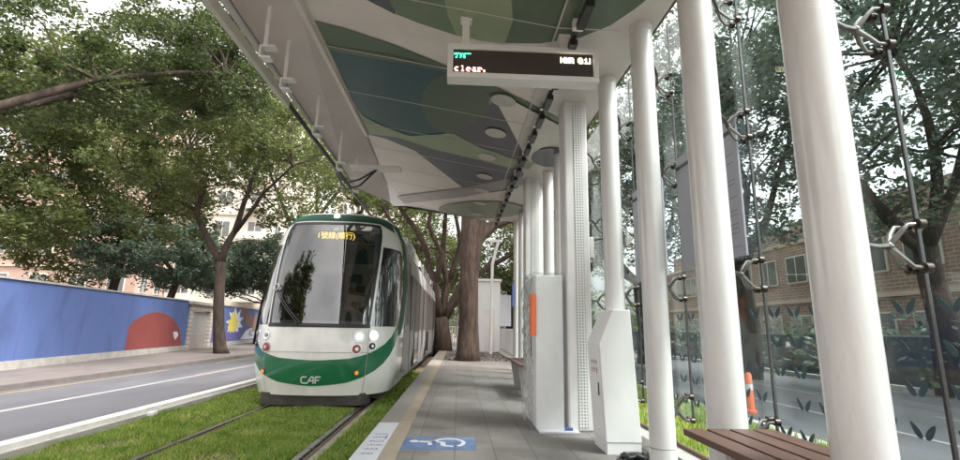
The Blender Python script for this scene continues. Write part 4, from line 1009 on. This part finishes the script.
# street tree in front of the mural wall
tree('slender street tree with a dark leaning trunk in front of the mural wall', (-10.3, 22, .13),
     [([(-10.2, 22, .05), (-10.3, 22, .35), (-10.45, 22, 1.2), (-10.6, 22, 2.4), (-10.7, 22, 4.1)], [.34, .27, .23, .22, .2], .24), ([(-10.7, 22, 4.0), (-11.6, 22.2, 5.3), (-12.1, 22, 6.4), (-11.9, 22, 7.6), (-12.6, 21.6, 9.2)], .18, .07),
      ([(-10.7, 22, 4.0), (-10.4, 22.3, 5.6), (-9.9, 22, 7.3), (-9.4, 22.3, 9.4)], .17, .06), ([(-10.3, 22.2, 5.6), (-9.0, 21.5, 7.2), (-7.6, 21, 8.4)], .11, .04), ([(-12.0, 22, 6.4), (-13.6, 21.5, 7.4), (-15, 21, 8.0)], .1, .04)],
     [(-11.5, 22, 9.2, 4.2, 3.5, 2.5), (-8.8, 21.5, 9.9, 2.6, 3, 1.8), (-14.2, 21, 8.6, 2.3, 2.5, 1.3), (-11, 21, 11.5, 4, 3.5, 1.8), (-8.2, 23, 6.9, 2.0, 2, 1.0), (-13.6, 22.5, 6.3, 1.8, 1.8, 1.3)], 'leafM', seed=11, nclump=290, per=60, size=.24, crad=.75, twigs=60)
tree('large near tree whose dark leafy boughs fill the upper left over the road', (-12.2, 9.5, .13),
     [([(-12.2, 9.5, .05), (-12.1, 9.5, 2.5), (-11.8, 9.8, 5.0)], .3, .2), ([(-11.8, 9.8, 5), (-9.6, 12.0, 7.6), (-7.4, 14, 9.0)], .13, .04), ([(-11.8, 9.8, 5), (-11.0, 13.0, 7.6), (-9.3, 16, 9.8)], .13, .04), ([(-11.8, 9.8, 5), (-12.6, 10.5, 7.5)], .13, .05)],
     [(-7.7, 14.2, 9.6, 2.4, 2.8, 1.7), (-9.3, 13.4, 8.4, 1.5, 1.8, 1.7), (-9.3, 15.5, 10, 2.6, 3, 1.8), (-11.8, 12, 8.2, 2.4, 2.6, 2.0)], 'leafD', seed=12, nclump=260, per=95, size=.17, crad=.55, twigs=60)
tree('pale green feathery tree behind the street tree, lit through its leaves', (-10.5, 30, .13),
     [([(-10.4, 30, .05), (-10.3, 30, 3.5), (-10.0, 30, 6)], .3, .2), ([(-10, 30, 6), (-8.4, 30, 9), (-6.5, 29.5, 11.6)], .16, .05), ([(-10, 30, 6), (-11.6, 30, 9.5), (-12.5, 30, 12)], .15, .05), ([(-10, 30, 6), (-8, 30, 7.4), (-5.5, 29, 8.8)], .12, .05)],
     [(-9.5, 30, 13.5, 5.2, 4, 3.2), (-7, 29, 11.8, 3.6, 3, 2.0), (-13.5, 30, 13, 4, 3.5, 2.6)], 'leafL', seed=13, nclump=230, per=50, size=.28, crad=.95, twigs=90)
tree('bushy mid green tree behind the mural wall, left of the leaning trunk', (-16.5, 28.5, .13),
     [([(-16.6, 28.5, .05), (-16.5, 28.5, 2.5), (-16.2, 28.5, 4)], .24, .17), ([(-16.2, 28.5, 4), (-15.0, 28.5, 5.6)], .12, .05), ([(-16.2, 28.5, 4), (-18, 28.5, 5.8)], .12, .05)],
     [(-16.0, 28.5, 5.0, 2.9, 2.2, 1.9), (-19, 28, 5.4, 2.4, 2.2, 1.8)], 'leafG', seed=14, nclump=170, per=60, size=.27, crad=.7)
tree('dark broad tree standing behind the wall next to the tram nose', (-13.0, 33, .13),
     [([(-13.1, 33, .05), (-12.9, 33, 2.8), (-12.6, 33, 4.6)], .28, .2), ([(-12.6, 33, 4.6), (-11.2, 33, 7.4), (-10.2, 33, 9.8)], .16, .05), ([(-12.6, 33, 4.6), (-14.2, 33, 7)], .14, .05)],
     [(-12.5, 33, 5.4, 3.2, 2.4, 1.9), (-16.5, 34, 5.0, 3.0, 2.4, 1.7)], 'leafG', seed=15, nclump=260, per=60, size=.28, crad=.8)
tree('thin forked tree between the wall and the tram roof, with bare lower boughs', (-11.5, 40, .13),
     [([(-11.6, 40, .05), (-11.4, 40, 4), (-10.8, 40, 7)], .3, .2), ([(-10.8, 40, 7), (-8.6, 40, 10.5), (-7, 40, 14)], .18, .06), ([(-10.8, 40, 7), (-12.2, 40, 11), (-12, 40, 15)], .16, .05), ([(-10.8, 40, 7), (-7.6, 40, 9), (-4, 39, 11)], .14, .05)],
     [(-8.5, 40, 14.5, 6, 4, 3.4), (-5, 39, 11.5, 4, 3, 2.0)], 'leafM', seed=16, nclump=190, per=40, size=.36, crad=1.1, twigs=90)
tree('tall dark tree at the far left beyond the photographed gate', (-24, 24, .13),
     [([(-24, 24, .05), (-23.8, 24, 4), (-23.5, 24, 7)], .4, .25), ([(-23.5, 24, 7), (-21, 24, 10)], .2, .06), ([(-23.5, 24, 7), (-26, 24, 10)], .2, .06)],
     [(-23, 24, 11, 5, 4, 4.5), (-19, 23, 12.5, 4, 3.5, 3), (-22, 23, 6.5, 4, 3, 2.4)], 'leafM', seed=17, nclump=420, per=50, size=.32, crad=1.0)
tree('broad mid green tree far left behind the mural wall', (-21, 30, .13),
     [([(-21, 30, .05), (-20.8, 30, 3), (-20.5, 30, 5)], .3, .2), ([(-20.5, 30, 5), (-18.5, 30, 8)], .15, .05)],
     [(-20, 30, 9.5, 4, 3.5, 3.4), (-23, 30, 6, 4, 3.0, 2.6)], 'leafM', seed=18, nclump=300, per=50, size=.32, crad=.95)
# rain trees beyond the platform end
tree('stout dark trunk standing in the pavement at the platform end, rising past the canopy', (.38, 17.2, .29),
     [([(.36, 17.2, .2), (.37, 17.2, .6), (.36, 17.2, 1.6), (.34, 17.2, 3.0), (.38, 17.2, 4.2), (.5, 17.2, 5.6), (.6, 17.3, 7)], [.47, .40, .34, .33, .38, .48, .52], .5), ([(.45, 17.2, 4.3), (1.2, 17.6, 5.2), (2.6, 18.5, 6.0), (4.2, 19.5, 6.6)], .24, .12), ([(.3, 17.2, 5.4), (-1.0, 17.6, 7.2), (-2.6, 18, 8.2)], .26, .1),
      ([(.6, 17.3, 6.6), (1.5, 16.8, 8.6)], .3, .12)],
     [(-1.2, 18, 9.6, 3.8, 3.5, 1.6), (2.4, 18.5, 9.2, 3.6, 3.5, 1.6), (4.6, 20, 7.4, 2.0, 2.2, .9)], 'leafM', bark='bark2', seed=21, nclump=230, per=60, size=.22, crad=.7, twigs=50)
tree('spreading tree with many bare leaning brown boughs between tram and trunk', (-.75, 24.5, .1),
     [([(-.7, 24.5, 0), (-.75, 24.5, .9), (-.9, 24.5, 1.9)], [.52, .42, .40], .40), ([(-.9, 24.5, 1.8), (-1.5, 24.5, 3.2), (-2.2, 24.3, 4.6), (-3.2, 24, 6.0), (-4.0, 24, 7.4)], .22, .09),
      ([(-.9, 24.5, 1.8), (-1.2, 24.2, 3.6), (-1.7, 24, 5.2), (-2.9, 23.6, 7.0), (-3.6, 23.5, 8.2)], .20, .09), ([(-.8, 24.5, 1.8), (-.6, 24.5, 3.6), (-.9, 24.5, 5.3), (-.8, 24.5, 7.4)], .20, .10),
      ([(-.7, 24.5, 1.8), (.2, 24.6, 3.6), (.6, 24.6, 5.2), (1.6, 24.5, 6.8), (2.8, 24.5, 8)], .24, .10), ([(-1.5, 24.5, 3.2), (-2.9, 24.8, 4.0), (-4.4, 25, 5.2), (-5.4, 25, 6.4)], .17, .07),
      ([(-1.2, 24.2, 3.6), (-.9, 23.8, 5.0), (-1.6, 23.5, 6.4), (-1.4, 23.5, 7.6)], .16, .08), ([(-1.7, 24, 5.2), (-3.6, 24, 5.9), (-5.0, 24, 7.4)], .13, .06), ([(.2, 24.6, 3.6), (1.4, 25, 4.5), (3.2, 25.5, 5.6), (5, 26, 6.4)], .18, .08), ([(-.6, 24.5, 3.6), (0, 24.3, 5.6), (-.4, 24, 7.4)], .15, .08)],
     [(-3, 25, 8.4, 4.5, 3.5, 1.2), (2.2, 25, 8.4, 4, 3.5, 1.2), (-2.4, 28, 5.6, 3.0, 2, 1.3)], 'leafM', bark='bark2', seed=22, nclump=220, per=46, size=.24, crad=.75, twigs=110)
tree('hazy green tree far behind the boughs above the tram roof', (-3.5, 44, .06),
     [([(-3.5, 44, 0), (-3.3, 44, 3), (-3, 44, 5)], .35, .25), ([(-3, 44, 5), (-5, 44, 9)], .2, .06), ([(-3, 44, 5), (0, 44, 9)], .2, .06)],
     [(-3.5, 44, 8, 5.5, 3.5, 3.4), (-1, 44, 4.6, 3.2, 3, 2.0)], 'leafM', seed=23, nclump=220, per=40, size=.4, crad=1.1)
tree('rounded green tree far behind the white booth', (4.2, 40, .06),
     [([(4.2, 40, 0), (4.3, 40, 3), (4.2, 40, 4.5)], .35, .25), ([(4.2, 40, 4.5), (6, 40, 7)], .2, .06), ([(4.2, 40, 4.5), (2.5, 40, 7)], .2, .06)],
     [(3.6, 40, 7.4, 4.4, 3.5, 3.2), (7.5, 41, 7, 3.5, 3, 3)], 'leafM', seed=24, nclump=260, per=44, size=.36, crad=1.0)
# trees beyond the glass
R_ = [('dark trunked tree beyond the glass, right of the thick bench column', 9.3, 15.4, 31, 'leafG', 3.6), ('leafy tree beyond the glass behind the timetable boards', 8.2, 21.5, 32, 'leafG', 3.4), ('tree beyond the glass seen between the near columns', 6.6, 26.5, 33, 'leafM', 3.2),
      ('far tree beyond the glass, low behind the perforated column', 7.4, 36, 34, 'leafM', 3.8), ('tree beyond the road at the right edge', 11.8, 11.5, 35, 'leafG', 3.6), ('tree beyond the road outside the nearest pane', 13.5, 7.0, 36, 'leafD', 3.8)]
for lab, x, y, sd, lf, s in R_:
    tree(lab, (x, y, .1), [([(x, y, 0), (x + .1, y, 1.6), (x - .05, y, 2.8), (x - .1, y, 3.6)], .32, .24), ([(x - .1, y, 3.5), (x - 1.2, y + .3, 5.0), (x - 2, y, 7)], .18, .06), ([(x - .1, y, 3.5), (x + 1.0, y, 5.2), (x + 1.8, y, 7.4)], .18, .06),
         ([(x - .1, y, 3.5), (x - 1.6, y - .8, 4.2), (x - 2.6, y - 1, 5.2)], .13, .05), ([(x - .1, y, 3.5), (x + .1, y - .5, 6), (x, y, 9)], .16, .06)],
         [(x, y, 5.6 + s * .3, s, s, s * .75), (x - .4, y, 9.2, s * 1.05, s, s * .8), (x + .3, y, 12.6, s * .9, s, s * .7)], lf, seed=sd, nclump=340, per=40, size=.24, crad=.62, twigs=70)
# trees behind the viewer (they show in the windscreen and the glass)
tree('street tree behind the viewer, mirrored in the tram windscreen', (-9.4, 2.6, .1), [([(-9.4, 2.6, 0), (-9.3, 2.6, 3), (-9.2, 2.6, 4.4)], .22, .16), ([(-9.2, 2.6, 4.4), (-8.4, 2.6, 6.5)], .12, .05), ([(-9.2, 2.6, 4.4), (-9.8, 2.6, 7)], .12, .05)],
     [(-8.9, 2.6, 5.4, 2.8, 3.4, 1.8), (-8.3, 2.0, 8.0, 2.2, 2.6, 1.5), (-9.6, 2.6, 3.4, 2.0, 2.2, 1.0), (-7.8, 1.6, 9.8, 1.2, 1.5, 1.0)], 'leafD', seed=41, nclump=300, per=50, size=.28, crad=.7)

# far tree line that reads as one mass
def treeline(name, pts, leaf, seed, h, size=.6, n=500, per=14):
    r = random.Random(seed); C = []; Rr = []
    for k in range(n):
        a = r.random() * (len(pts) - 1); i = int(a); f_ = a - i; p = Vector(pts[i]).lerp(Vector(pts[i + 1]), f_)
        C.append((p.x + r.uniform(-3, 3), p.y + r.uniform(-3, 3), r.uniform(.2, h * r.uniform(.7, 1)))); Rr.append(r.uniform(.8, 1.8))
    o = leaf_mesh(name, C, Rr, per, size, leaf, None, seed); return tag(o, None, None, kind='stuff')
o = treeline('far_woodland', [(-40, 90, 0), (-10, 78, 0), (10, 78, 0), (40, 80, 0)], 'leafM', 51, 9, n=700); o['label'] = 'distant green tree line closing the view beyond the platform'; o['category'] = 'woodland'
o = treeline('roadside_shrubs', [(14, 4, 0), (14.5, 14, 0), (15, 30, 0), (14, 60, 0)], 'leafG', 52, 1.7, size=.22, n=420, per=30); o['label'] = 'dark shrubs massed behind the parapet across the road'; o['category'] = 'shrubs'

# ------------------------------------------------------------------ grass
rg = np.random.default_rng(5)
def blades(name, boxes, n, label, hmin=.03, hmax=.075, avoid=()):
    xs = []; ys = []
    for (x0, x1, y0, y1, w) in boxes:
        k = int(n * w); xs.append(rg.uniform(x0, x1, k)); ys.append(y0 + (y1 - y0) * rg.random(k) ** 1.5)
    x = np.concatenate(xs); y = np.concatenate(ys)
    ok = np.ones(len(x), bool)
    for a, b in avoid: ok &= ~((x > a) & (x < b))
    # thin, worn patches
    pn_ = np.sin(x * 3.1 + np.sin(y * 1.7) * 2) * np.sin(y * 1.9 + 1.3 * np.sin(x * 2.3)); ok &= (rg.random(len(x)) > np.clip((pn_ - .15) * 1.5, 0, .88))
    x, y = x[ok], y[ok]; n = len(x); h = rg.uniform(hmin, hmax, n) * (1 + .25 * np.sin(x * 5 + y * 3)); a = rg.uniform(0, 2 * PI, n); w = rg.uniform(.005, .012, n) * (1 + (y > 7) * .9)
    le = rg.uniform(0, .05, (n, 2)) * rg.choice([-1, 1], (n, 2)); q = np.zeros((n, 3, 3))
    q[:, 0] = np.stack([x - np.cos(a) * w, y - np.sin(a) * w, np.zeros(n)], 1); q[:, 1] = np.stack([x + np.cos(a) * w, y + np.sin(a) * w, np.zeros(n)], 1); q[:, 2] = np.stack([x + le[:, 0], y + le[:, 1], h], 1)
    me = bpy.data.meshes.new(name); me.vertices.add(n * 3); me.vertices.foreach_set('co', q.reshape(-1).astype(np.float32)); me.loops.add(n * 3); me.loops.foreach_set('vertex_index', np.arange(n * 3, dtype=np.int32))
    me.polygons.add(n); me.polygons.foreach_set('loop_start', np.arange(n, dtype=np.int32) * 3)
    try: me.polygons.foreach_set('loop_total', np.full(n, 3, dtype=np.int32))
    except Exception: pass
    me.update(calc_edges=True); me.materials.append(M['grass']); o = bpy.data.objects.new(name, me); col.objects.link(o)
    o['kind'] = 'stuff'; o['label'] = label; o['category'] = 'grass'; return o
blades('track_grass', [(-4.47, -.93, 3.5, 16, 1)], 260000, 'patchy green and straw grass growing over the track bed', avoid=((-3.34, -3.12), (-1.73, -1.44)))
o = blades('verge_grass', [(2.05, 4.35, 2.5, 16, 1)], 90000, 'long green grass on the verge beyond the glass wall', .05, .16); o.location.z = .06
# a few pale litter bits on the grass
m = MB(); m.box(-2.62, -2.42, 6.75, 6.80, .03, .05, 'tramgrey'); tag(m.build('cable_duct_cover', origin=(-2.5, 6.8, .03), bevel=.01), 'short pale plastic cover half buried in the grass between the rails', 'cover')
m = MB(); m.box(-4.46, -4.36, 7.55, 7.68, .06, .13, 'label'); tag(m.build('paper_cup', origin=(-4.4, 7.6, .06), bevel=.02), 'small white scrap lying in the grass against the road kerb', 'litter')

# ------------------------------------------------------------------ mural wall with gate
wa = Vector((-12.84, 23.06, 0)); wd = (Vector((-14.79, 37.75, 0)) - wa).normalized(); wn_ = Vector((wd.y, -wd.x, 0))
if wn_.x < 0: wn_ = -wn_
def WP(s, z, o=0.0): p = wa + wd * s + wn_ * o; return Vector((p.x, p.y, z))
def wbox(m, s0, s1, z0, z1, o0, o1, mt): m.hexa([WP(s0, z0, o0), WP(s1, z0, o0), WP(s1, z0, o1), WP(s0, z0, o1), WP(s0, z1, o0), WP(s1, z1, o0), WP(s1, z1, o1), WP(s0, z1, o1)], mt)
M['mblue'] = mat('mural_blue', (.09, .14, .33), .8, var=.08, scale=1.2, dirt=(.05, .07, .17), dirt_scale=1.1, dirt_amt=.7, stretch=(1, 1, .35))
M['mpurple'] = mat('mural_purple', (.12, .11, .32), .8, var=.1, scale=1.2)
M['mred'] = mat('mural_red', (.24, .055, .05), .8, var=.1, scale=1.2)
M['mbrown'] = mat('mural_brown', (.22, .12, .11), .8, var=.12, scale=1.5)
M['myellow'] = mat('mural_yellow', (.62, .54, .10), .8, var=.08)
M['mwhite'] = mat('mural_white', (.62, .63, .68), .8, var=.06)
M['mtan'] = mat('mural_tan', (.38, .25, .19), .8, var=.15, scale=4)
wall = thing('mural_wall', 'long blue wall painted with a bright mural beside the pavement', 'wall', tuple(WP(0, .1)))
m = MB(); wbox(m, -14, 1.15, .35, 2.42, -.25, 0, 'mblue'); wbox(m, 4.6, 5.9, .35, 2.42, -.25, 0, 'mpurple'); wbox(m, 5.9, 45, .35, 2.42, -.25, 0, 'mblue'); m.build('painted_face', wall)
m = MB(); wbox(m, -14, 1.15, .0, .35, -.25, .04, 'conc'); wbox(m, 4.6, 45, 0, .35, -.25, .04, 'conc'); m.build('plinth', wall)
m = MB()
for k in range(-5, 18):
    if not -.1 < k * 2.4 < 5.5: wbox(m, k * 2.4 - .012, k * 2.4 + .012, .36, 2.41, .001, .0035, 'mpurple')
wbox(m, -14, .9, 2.42, 2.47, -.28, .05, 'conc'); wbox(m, 5.9, 45, 2.42, 2.47, -.28, .05, 'conc')
m.build('panel_joints', wall)
m = MB()
P = [WP(-14, .36, .004)] + [WP(-2.0 + 2.6 * math.sin(a), .36 + 1.35 * math.cos(a), .004) for a in np.linspace(-PI / 2, PI / 2, 20)]
m.poly([WP(-4.2, .36, .004)] + [WP(-2.0 + 2.7 * math.sin(a), .36 + 1.45 * math.cos(a), .004) for a in np.linspace(-.9, PI / 2, 18)], 'mred')
m.poly([WP(-.3, 1.0, .007), WP(.1, 1.0, .007), WP(.3, .85, .007), WP(.0, .62, .007), WP(-.2, .8, .007)], 'mwhite')
# starburst and yellow figure shapes
def star(m, s, z, r1, r2, n, mt, o):
    P = [WP(s + (r1 if k % 2 else r2) * math.cos(PI * k / n) * 1.9, z + (r1 if k % 2 else r2) * math.sin(PI * k / n), o) for k in range(2 * n)]; m.poly(P, mt)
star(m, 8.4, 1.5, .95, .50, 9, 'mwhite', .004); star(m, 8.0, 1.35, .55, .42, 8, 'myellow', .007); m.poly([WP(7.4, 1.75, .008), WP(8.3, 1.8, .008), WP(8.1, 2.15, .008), WP(7.6, 2.1, .008)], 'myellow')
m.poly([WP(6.6, .4, .005), WP(7.6, .4, .005), WP(9.6, .5, .005), WP(9.9, 1.0, .005), WP(8.8, .9, .005), WP(7.6, 1.0, .005), WP(6.8, .8, .005)], 'mpurple')
m.poly([WP(9.2, 2.38, .0045), WP(10.6, 2.38, .0045), WP(14.5, 1.2, .0045), WP(14.5, .9, .0045), WP(11.0, 1.3, .0045), WP(9.9, 1.9, .0045)], 'mbrown')
m.poly([WP(12.3, .9, .0055), WP(12.6, 1.9, .0055), WP(13.0, 2.2, .0055), WP(13.3, 1.9, .0055), WP(13.1, 1.2, .0055), WP(13.2, .9, .0055)], 'mtan')
m.poly([WP(13.9, .9, .0055), WP(14.1, 1.8, .0055), WP(14.5, 2.15, .0055), WP(14.9, 1.7, .0055), WP(14.8, .9, .0055)], 'mtan')
m.poly([WP(9.8, .4, .0045), WP(18, .4, .0045), WP(18, 1.05, .0045), WP(14, .95, .0045), WP(12, 1.15, .0045), WP(10.8, .95, .0045)], 'mwhite')
m.build('mural_painting', wall, recalc=False)
MX = Matrix.Translation(WP(12.9, .78, .012)) @ Matrix(((wd.x, 0, wn_.x, 0), (wd.y, 0, wn_.y, 0), (0, 1, 0, 0), (0, 0, 0, 1)))
text('mural_lettering', 'ALL  NYC', .62, 'mpurple', MX, wall, .002)
gate = thing('roller_gate', 'grey metal roller gate with pale stone pillars set in the mural wall', 'gate', tuple(WP(2.5, .1)))
m = MB(); wbox(m, 1.6, 3.9, .1, 1.98, -.14, -.10, 'tramgrey')
for k in range(18): wbox(m, 1.6, 3.9, .14 + k * .102, .155 + k * .102, -.10, -.085, 'conc' if k > 6 else 'redlamp' if False else 'mtan')
m.build('shutter', gate)
for s0 in (1.17, 3.92):
    m = MB(); wbox(m, s0, s0 + .42, .1, 2.0, -.22, .06, 'pillar')
    m.build('pillar', gate)
m = MB(); wbox(m, 1.17, 4.34, 2.0, 2.30, -.22, .06, 'pillar'); m.build('lintel', gate)
m = MB(); wbox(m, .95, 5.0, 2.302, 2.44, -.30, .22, 'conc'); m.build('coping', gate)

# ------------------------------------------------------------------ buildings
def building(name, label, x0, x1, y0, y1, h, wm, face, floors, bays, group=None, win=(.42, .42), frames='cream', balc=False, band=True):
    t = thing(name, label, 'building', ((x0 + x1) / 2, (y0 + y1) / 2, 0), group)
    m = MB(); m.box(x0, x1, y0, y1, 0, h, wm); m.build('wall', t)
    fh = h / floors
    if band:
        m = MB()
        for f_ in range(1, floors + 1):
            m.box(x0 - .12, x1 + .12, y0 - .12, y1 + .12, f_ * fh - .2, f_ * fh, 'beige' if wm != 'beige' else 'cream')
        m.build('floor_bands', t)
    for fc in face:
        L = (x1 - x0) if fc in 'SN' else (y1 - y0); bw = L / bays[fc]
        for f_ in range(floors):
            for b in range(bays[fc]):
                c = (x0 if fc in 'SN' else y0) + (b + .5) * bw; w = bw * win[0] / 2; z0, z1 = f_ * fh + fh * .3, f_ * fh + fh * (.3 + win[1])
                m = MB(); g = MB()
                if fc == 'S':
                    m.box(c - w - .08, c + w + .08, y0 - .06, y0 - .002, z0 - .08, z1 + .08, frames); g.box(c - w, c + w, y0 - .075, y0 - .062, z0, z1, 'winglass'); g.box(c - .03, c + .03, y0 - .085, y0 - .077, z0, z1, frames)
                elif fc == 'E':
                    m.box(x1 + .002, x1 + .06, c - w - .08, c + w + .08, z0 - .08, z1 + .08, frames); g.box(x1 + .062, x1 + .075, c - w, c + w, z0, z1, 'winglass'); g.box(x1 + .077, x1 + .085, c - .03, c + .03, z0, z1, frames)
                else:
                    m.box(x0 - .06, x0 - .002, c - w - .08, c + w + .08, z0 - .08, z1 + .08, frames); g.box(x0 - .075, x0 - .062, c - w, c + w, z0, z1, 'winglass'); g.box(x0 - .085, x0 - .077, c - .03, c + .03, z0, z1, frames)
                o = m.build('window', t); p_ = g.build('pane', o); p_.location = (0, 0, 0)
                if balc and fc in 'SE' and b % 2 == 0:
                    m = MB()
                    if fc == 'S': m.box(c - w - .3, c + w + .3, y0 - .9, y0 - .13, z0 - .5, z0 + .2, 'cream')
                    else: m.box(x1 + .13, x1 + .9, c - w - .3, c + w + .3, z0 - .5, z0 + .2, 'cream')
                    m.build('balcony', t)
    m = MB(); m.box(x0 + 1, x1 - 1, y0 + 1, y1 - 1, h, h + 1.4, wm); m.build('roof_hut', t)
    return t
building('apartment_block', 'cream apartment block with square windows behind the trees on the left', -34, -18.5, 47, 62, 27, 'cream', 'SE', 9, {'S': 5, 'E': 5}, balc=True)
building('tiled_tower', 'pink tiled tower at the far left behind the trees', -40, -27.3, 42, 46, 24, 'pink', 'SE', 8, {'S': 4, 'E': 2})
building('office_block', 'pale office block behind the trees above the tram', -17.5, -6, 66, 80, 22, 'cream', 'SE', 7, {'S': 5, 'E': 4})
building('brick_house', 'low brick building with pale framed windows across the road beyond the glass', 19, 30, 10, 45, 6.6, 'brick', 'W', 2, {'W': 14}, win=(.6, .42), frames='cream')
building('far_block', 'white block glimpsed beyond the far end of the platform', 6.5, 14, 58, 66, 9, 'cream', 'S', 3, {'S': 3})
m = MB(); m.box(12.6, 12.85, -5, 70, .0, 1.38, 'darkleafwall'); m.box(12.55, 12.9, -5, 70, 1.382, 1.44, 'conc'); tag(m.build('parapet_wall', origin=(12.7, 15, 0)), 'dark grey parapet wall along the far side of the road beyond the glass', 'wall')

# ------------------------------------------------------------------ far end of the platform
t = thing('site_booth', 'plain white booth standing past the big trunk', 'booth', (1.5, 24.5, .06))
m = MB(); m.box(.95, 2.05, 24, 26, .06, 3.70, 'white'); m.build('body', t, bevel=.02)
m = MB(); m.box(.88, 2.12, 23.93, 26.07, 3.702, 3.82, 'white'); m.build('roof', t, bevel=.01)
m = MB(); m.box(1.3, 1.8, 23.985, 23.998, .2, 2.3, 'ceil'); m.build('door', t)
t = thing('angled_pole', 'slim white pole with a bent top shaped like a seven', 'pole', (1.45, 22, .3))
m = MB(); m.tube([(1.47, 22, .25), (1.50, 22, 4.3)], .07, 'white', 12); m.build('post', t, smooth='auto')
m = MB(); m.tube([(1.50, 22, 4.3), (1.76, 22, 5.35)], .075, 'white', 12); m.box(1.36, 1.84, 21.92, 22.08, 5.33, 5.45, 'white'); m.build('bent_head', t, smooth='auto')
def fence(lab, a, b, z0, h, n):
    a, b = Vector(a), Vector(b); t = thing('picket_fence', lab, 'fence', tuple(a), 'white picket fences')
    m = MB(); 
    for z in (z0 + .12, z0 + h - .04): m.tube([(a.x, a.y, z), (b.x, b.y, z)], .025, 'white', 6)
    m.build('rails', t)
    m = MB()
    for k in range(n + 1):
        p = a.lerp(b, k / n); m.tube([(p.x, p.y, z0), (p.x, p.y, z0 + h)], .032 if k % 8 else .05, 'white', 6)
    m.build('pickets', t)
fence('white picket fence running beside the pavement right of the booth', (2.3, 14.3, 0), (2.35, 34, 0), .25, 1.15, 110)
fence('short white railing between the tram and the big trunk', (-1.05, 24.8, 0), (.1, 24.8, 0), .25, 1.25, 9)
m = MB(); m.box(1.9, 2.45, 14.2, 30, -.1, .33, 'conc'); tag(m.build('fence_kerb', origin=(2.2, 20, 0)), 'low concrete kerb under the white picket fence', 'kerb')
# parked scooter past the fence
t = thing('scooter', 'dark parked scooter beyond the picket fence', 'scooter', (3.0, 30, .06))
for yy in (29.4, 30.6):
    m = MB(); m.tube([(2.95, yy, .35), (3.05, yy, .35)], .27, 'black', 18); m.build('wheel', t, smooth='auto')
m = MB(); m.prism([(2.85, 29.6, .35), (2.85, 30.6, .35), (2.85, 30.8, .8), (2.85, 30.1, .85), (2.85, 29.95, .55), (2.85, 29.65, .55), (2.85, 29.5, 1.0), (2.85, 29.38, 1.0)], (.3, 0, 0), 'darkmetal'); m.build('body', t, bevel=.04)
m = MB(); m.box(2.86, 3.14, 30.05, 30.75, .86, .94, 'black'); m.build('seat', t, bevel=.03)
m = MB(); m.tube([(2.7, 29.45, 1.15), (3.3, 29.45, 1.15)], .02, 'black', 6); m.tube([(3.0, 29.45, .95), (3.0, 29.45, 1.15)], .03, 'black', 6); m.build('handlebar', t)
# signboards past the scooter
for nm, lab, x, z0, z1, mt in (('signboard', 'pale blue signboard far beyond the picket fence', 3.6, 1.6, 4.0, 'mwhite'), ('signboard', 'blue signboard standing lower beyond the picket fence', 4.9, 1.2, 2.6, 'mblue')):
    t = thing(nm, lab, 'sign', (x, 38, .06)); m = MB(); m.box(x - .5, x + .5, 38, 38.08, z0, z1, mt); m.build('board', t); m = MB(); m.tube([(x, 38.04, .06), (x, 38.04, z0)], .05, 'tramgrey', 8); m.build('post', t)
# orange delineator
t = thing('traffic_post', 'orange plastic traffic post on the verge edge beyond the glass', 'bollard', (5.3, 8.9, 0))
m = MB(); m.tube([(5.3, 8.9, 0), (5.3, 8.9, .05), (5.3, 8.9, .06)], [.095, .095, .07], 'orange', 16); m.build('foot', t)
m = MB(); m.tube([(5.3, 8.9, .06), (5.3, 8.9, .66), (5.3, 8.9, .70)], [.065, .055, .03], 'orange', 16); m.build('post', t, smooth='auto')
m = MB(); m.tube([(5.3, 8.9, .40), (5.3, 8.9, .50)], .0615, 'label', 16); m.build('reflective_band', t, smooth='auto')
# loose debris round the trunk
r = random.Random(9); C = []
m = MB()
for k in range(200):
    x, y = r.gauss(.5, 1.0), r.gauss(18.2, 1.8)
    if x < -.45 or y < 17.05: continue
    s = r.uniform(.01, .035); m.tube([(x, y, .30), (x + r.uniform(-.1, .1), y + r.uniform(-.1, .1), .30 + s)], [s, s * .5], 'soil' if k % 5 else 'sidewalk', 5)
o = m.build('debris'); o['kind'] = 'stuff'; o['label'] = 'loose dirt and leaf litter around the foot of the big trunk'; o['category'] = 'debris'
# fallen leaves on the platform
m = MB()
for k in range(26):
    x, y = r.uniform(-.45, 1.2), r.uniform(4.5, 14); s = r.uniform(.012, .03); a = r.random() * 6
    m.poly([(x + s * math.cos(a), y + s * math.sin(a), .309), (x + s * .5 * math.cos(a + 1.6), y + s * .5 * math.sin(a + 1.6), .306), (x - s * math.cos(a), y - s * math.sin(a), .308), (x + s * .5 * math.cos(a - 1.6), y + s * .5 * math.sin(a - 1.6), .306)], 'soil')
o = m.build('fallen_leaves'); o['kind'] = 'stuff'; o['label'] = 'scattered small brown leaves on the platform tiles'; o['category'] = 'leaves'
